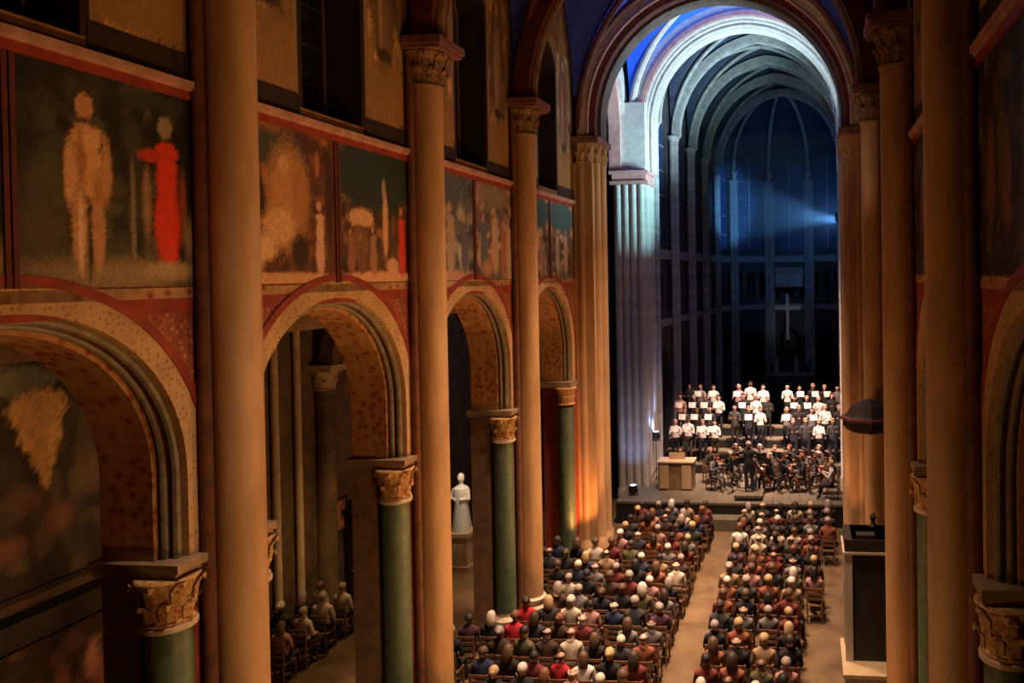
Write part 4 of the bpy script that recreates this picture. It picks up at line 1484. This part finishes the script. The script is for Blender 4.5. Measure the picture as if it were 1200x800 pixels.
VIO, CEL = violin_parts(1.0), violin_parts(2.1)
ORCH = [(-.9, 28.2, .5), (-.35, 28.9, .6), (-1.15, 29.2, .9), (-.2, 29.8, .7), (.75, 29.7, PI), (1.35, 29.6, PI), (1.9, 29.8, PI), (.5, 28.5, 3.6), (1.2, 28.3, 2.6), (1.75, 28.7, 2.4), (2.4, 28.2, 2.0),
        (2.45, 29.2, 2.2), (3.0, 28.8, 1.9), (3.05, 29.75, 2.2), (3.5, 28.0, 1.8), (3.45, 27.3, 1.6)]
for q, (x, y, az) in enumerate(ORCH):
    cond = Vector((.5, 27.5))
    d = cond - Vector((x, y))
    rz = math.atan2(d.y, d.x) - PI / 2
    c, h, st = pick(CH_C[:2] + [('grey', (.12, .12, .12), 3)], rp), pick(HAIRC, rp), pick(STY, rp)
    if q in (15, 5):
        c = CH_C[2]
    cello = q in (8, 10, 14)
    inst = 'cello' if cello else 'violin'
    person('playing', (x, y, ZSTG), rz, c, h, st, '%s clad %s player with %s %s hair, %s desk from the aisle steps' % (c[0], inst, st[1], h[0], ORD[q]), 'orchestra players')
    tag(link('wooden_chair', ME_CHAIR, None, (x, y, ZSTG), rz), 'plain wooden chair under the %s player at %s desk' % (inst, ORD[q]), 'chair', 'chairs of the orchestra')
    dx, dy = -math.sin(rz), math.cos(rz)
    if cello:
        loc, e = (x + dx * .36, y + dy * .36, ZSTG + .62), (math.radians(62), 0, rz)
    else:
        loc, e = (x + dx * .24 - dy * .10, y + dy * .24 + dx * .10, ZSTG + 1.10), (math.radians(12), 0, rz + .5)
    t = thing(inst, 'varnished %s held by the player at %s desk' % (inst, ORD[q]), 'instrument', loc, 0, 'instruments of the orchestra')
    t.rotation_euler = e
    for nm, me in zip(('sound_box', 'neck', 'strings'), CEL if cello else VIO):
        link(nm, me, t)
    if q % 4 != 3:
        t = thing('music_stand', 'black music stand with a white sheet before the player at %s desk' % ORD[q], 'stand', (x + dx * .85, y + dy * .85, ZSTG), rz, 'music stands of the orchestra')
        link('tripod', ME_STAND, t)
        link('desk', ME_DESK, t)
        link('sheet_music', ME_SHEET, t)
person('conducting', (.5, 27.3, ZSTG + .2), 0, COATS[0], HAIRC[5], STY[0], 'conductor in black on a small podium with raised arms', None)
t = thing('podium', 'small square podium under the conductor', 'podium', (.5, 27.3, ZSTG))
link('deck', MB().box(-.5, .5, -.45, .45, .12, .2).mesh('deck', STAGE), t)
link('skirt', MB().box(-.46, .46, -.41, .41, 0, .12).mesh('skirt', BLACK), t)
t = thing('chest_organ', 'pale wooden chest organ with two upright front panels', 'organ', (-2.3, 28.4, ZSTG))
link('case', MB().box(-.65, .65, -.36, .36, 0, 1.02).mesh('case', BROWN), t)
link('lid', MB().box(-.70, .70, -.40, .40, 1.02, 1.07).mesh('lid', PALEWOOD), t)
for x in (-.42, .42):
    link('front_panel', MB().box(x - .17, x + .17, -.39, -.35, .08, .95).mesh('front_panel', PALEWOOD), t)
link('keyboard', MB().box(-.5, .5, .36, .5, .80, .86).mesh('keyboard', PAPER), t)
link('music_desk', MB().box(-.3, .3, .05, .08, 1.07, 1.32).mesh('music_desk', PALEWOOD), t)
person('playing', (-2.3, 29.25, ZSTG), PI, COATS[0], HAIRC[1], STY[1], 'organist in black seated behind the pale chest organ', None)
tag(link('organ_bench', MB().box(-.5, .5, -.17, .17, .40, .45).box(-.46, -.40, -.15, .15, 0, .4).box(.40, .46, -.15, .15, 0, .4).mesh('organ_bench', PALEWOOD), None, (-2.3, 29.25, ZSTG)), 'pale bench behind the chest organ', 'bench')

# blue wash lamps in front of the chancel pier
for q, (x, y, h) in enumerate(((-3.28, 29.4, 1.55), (-3.75, 27.4, 0))):
    z = ZSTG + h
    t = thing('wash_lamp', ['blue white wash lamp on a tall tripod before the pale chancel pier', 'blue wash lamp on the floor at the stage front edge'][q], 'lamp', (x, y, z))
    link('housing', MB().lathe([(.10, .06), (.14, .12), (.14, .34), (.12, .36)], 14).mesh('housing', BLACK, True), t)
    link('bracket', MB().box(-.17, -.145, -.03, .03, 0, .26).box(.145, .17, -.03, .03, 0, .26).box(-.17, .17, -.05, .05, 0, .02).mesh('bracket', BLACK), t)
    link('lens', MB().lathe([(.02, .365), (.115, .365)], 14, cap=False).mesh('lens', LENS), t)
    if h:
        tr = MB().tube([(0, 0, -h), (0, 0, 0)], .02, 8)
        for a in range(3):
            tr.tube([(0, 0, -h + .5), (.4 * math.cos(a * 2.1), .4 * math.sin(a * 2.1), -h + .015)], .014, 6)
        link('tripod', tr.mesh('tripod', BLACK), t)
    spot((x, y, z + .40), ((-4.0, 29.6, 5), (-4.1, 29.0, 3))[q], (170, 80)[q], (.30, .45, 1), 85, .7, .06)
spot((-3.3, 29.3, 3.4), (-3.3, 27.6, .8), 60, (.3, .5, 1), 60, .8, .1)

# ------------------------------------------------------------------ pulpit against the right-hand arcade
t = thing('pulpit', 'dark carved pulpit with pale marble edges on a pale stone block', 'pulpit', (3.86, 17.1, 0))
link('block', MB().box(-.50, .55, -1.0, .6, 0, .34).box(-.54, .55, -1.04, .6, .34, .42).mesh('block', PALEWOOD), t, label='pale stone base block')
link('body', MB().box(-.30, .5, -.42, .55, .42, 3.05).mesh('body', WOOD), t)
link('marble_pilaster', MB().box(-.46, -.30, -.46, -.30, .42, 2.74).mesh('marble_pilaster', MARBLE), t)
link('marble_pilaster', MB().box(-.46, -.30, .30, .46, .42, 2.74).mesh('marble_pilaster', MARBLE), t)
link('side_panel', MB().box(-.36, -.30, -.30, .30, .6, 2.6).mesh('side_panel', WOOD), t)
link('rim', MB().box(-.50, .5, -.50, .56, 2.74, 2.79).mesh('rim', MARBLE), t)
link('parapet', MB().box(-.46, .5, -.46, .56, 2.79, 3.05).mesh('parapet', WOOD), t)
link('book_rest', MB().box(-.2, .2, -.36, -.1, 3.05, 3.12).mesh('book_rest', WOOD), t)
link('finial', MB().lathe([(.05, 3.05), (.09, 3.15), (.04, 3.25), (.08, 3.36), (.01, 3.46)], 10, (.2, .2)).mesh('finial', WOOD, True), t)
t = thing('sounding_board', 'dark carved sounding board fixed to the pier above the pulpit', 'canopy', (4.02, 17.3, .28))
link('canopy', MB().lathe([(.20, 4.95), (.50, 5.02), (.60, 5.12), (.60, 5.30), (.52, 5.38), (.40, 5.56), (.18, 5.66), (.05, 5.70)], 8).mesh('canopy', WOOD), t)
link('cornice', MB().lathe([(.60, 5.24), (.66, 5.27), (.66, 5.32), (.58, 5.34)], 8, cap=False).mesh('cornice', DRED), t)
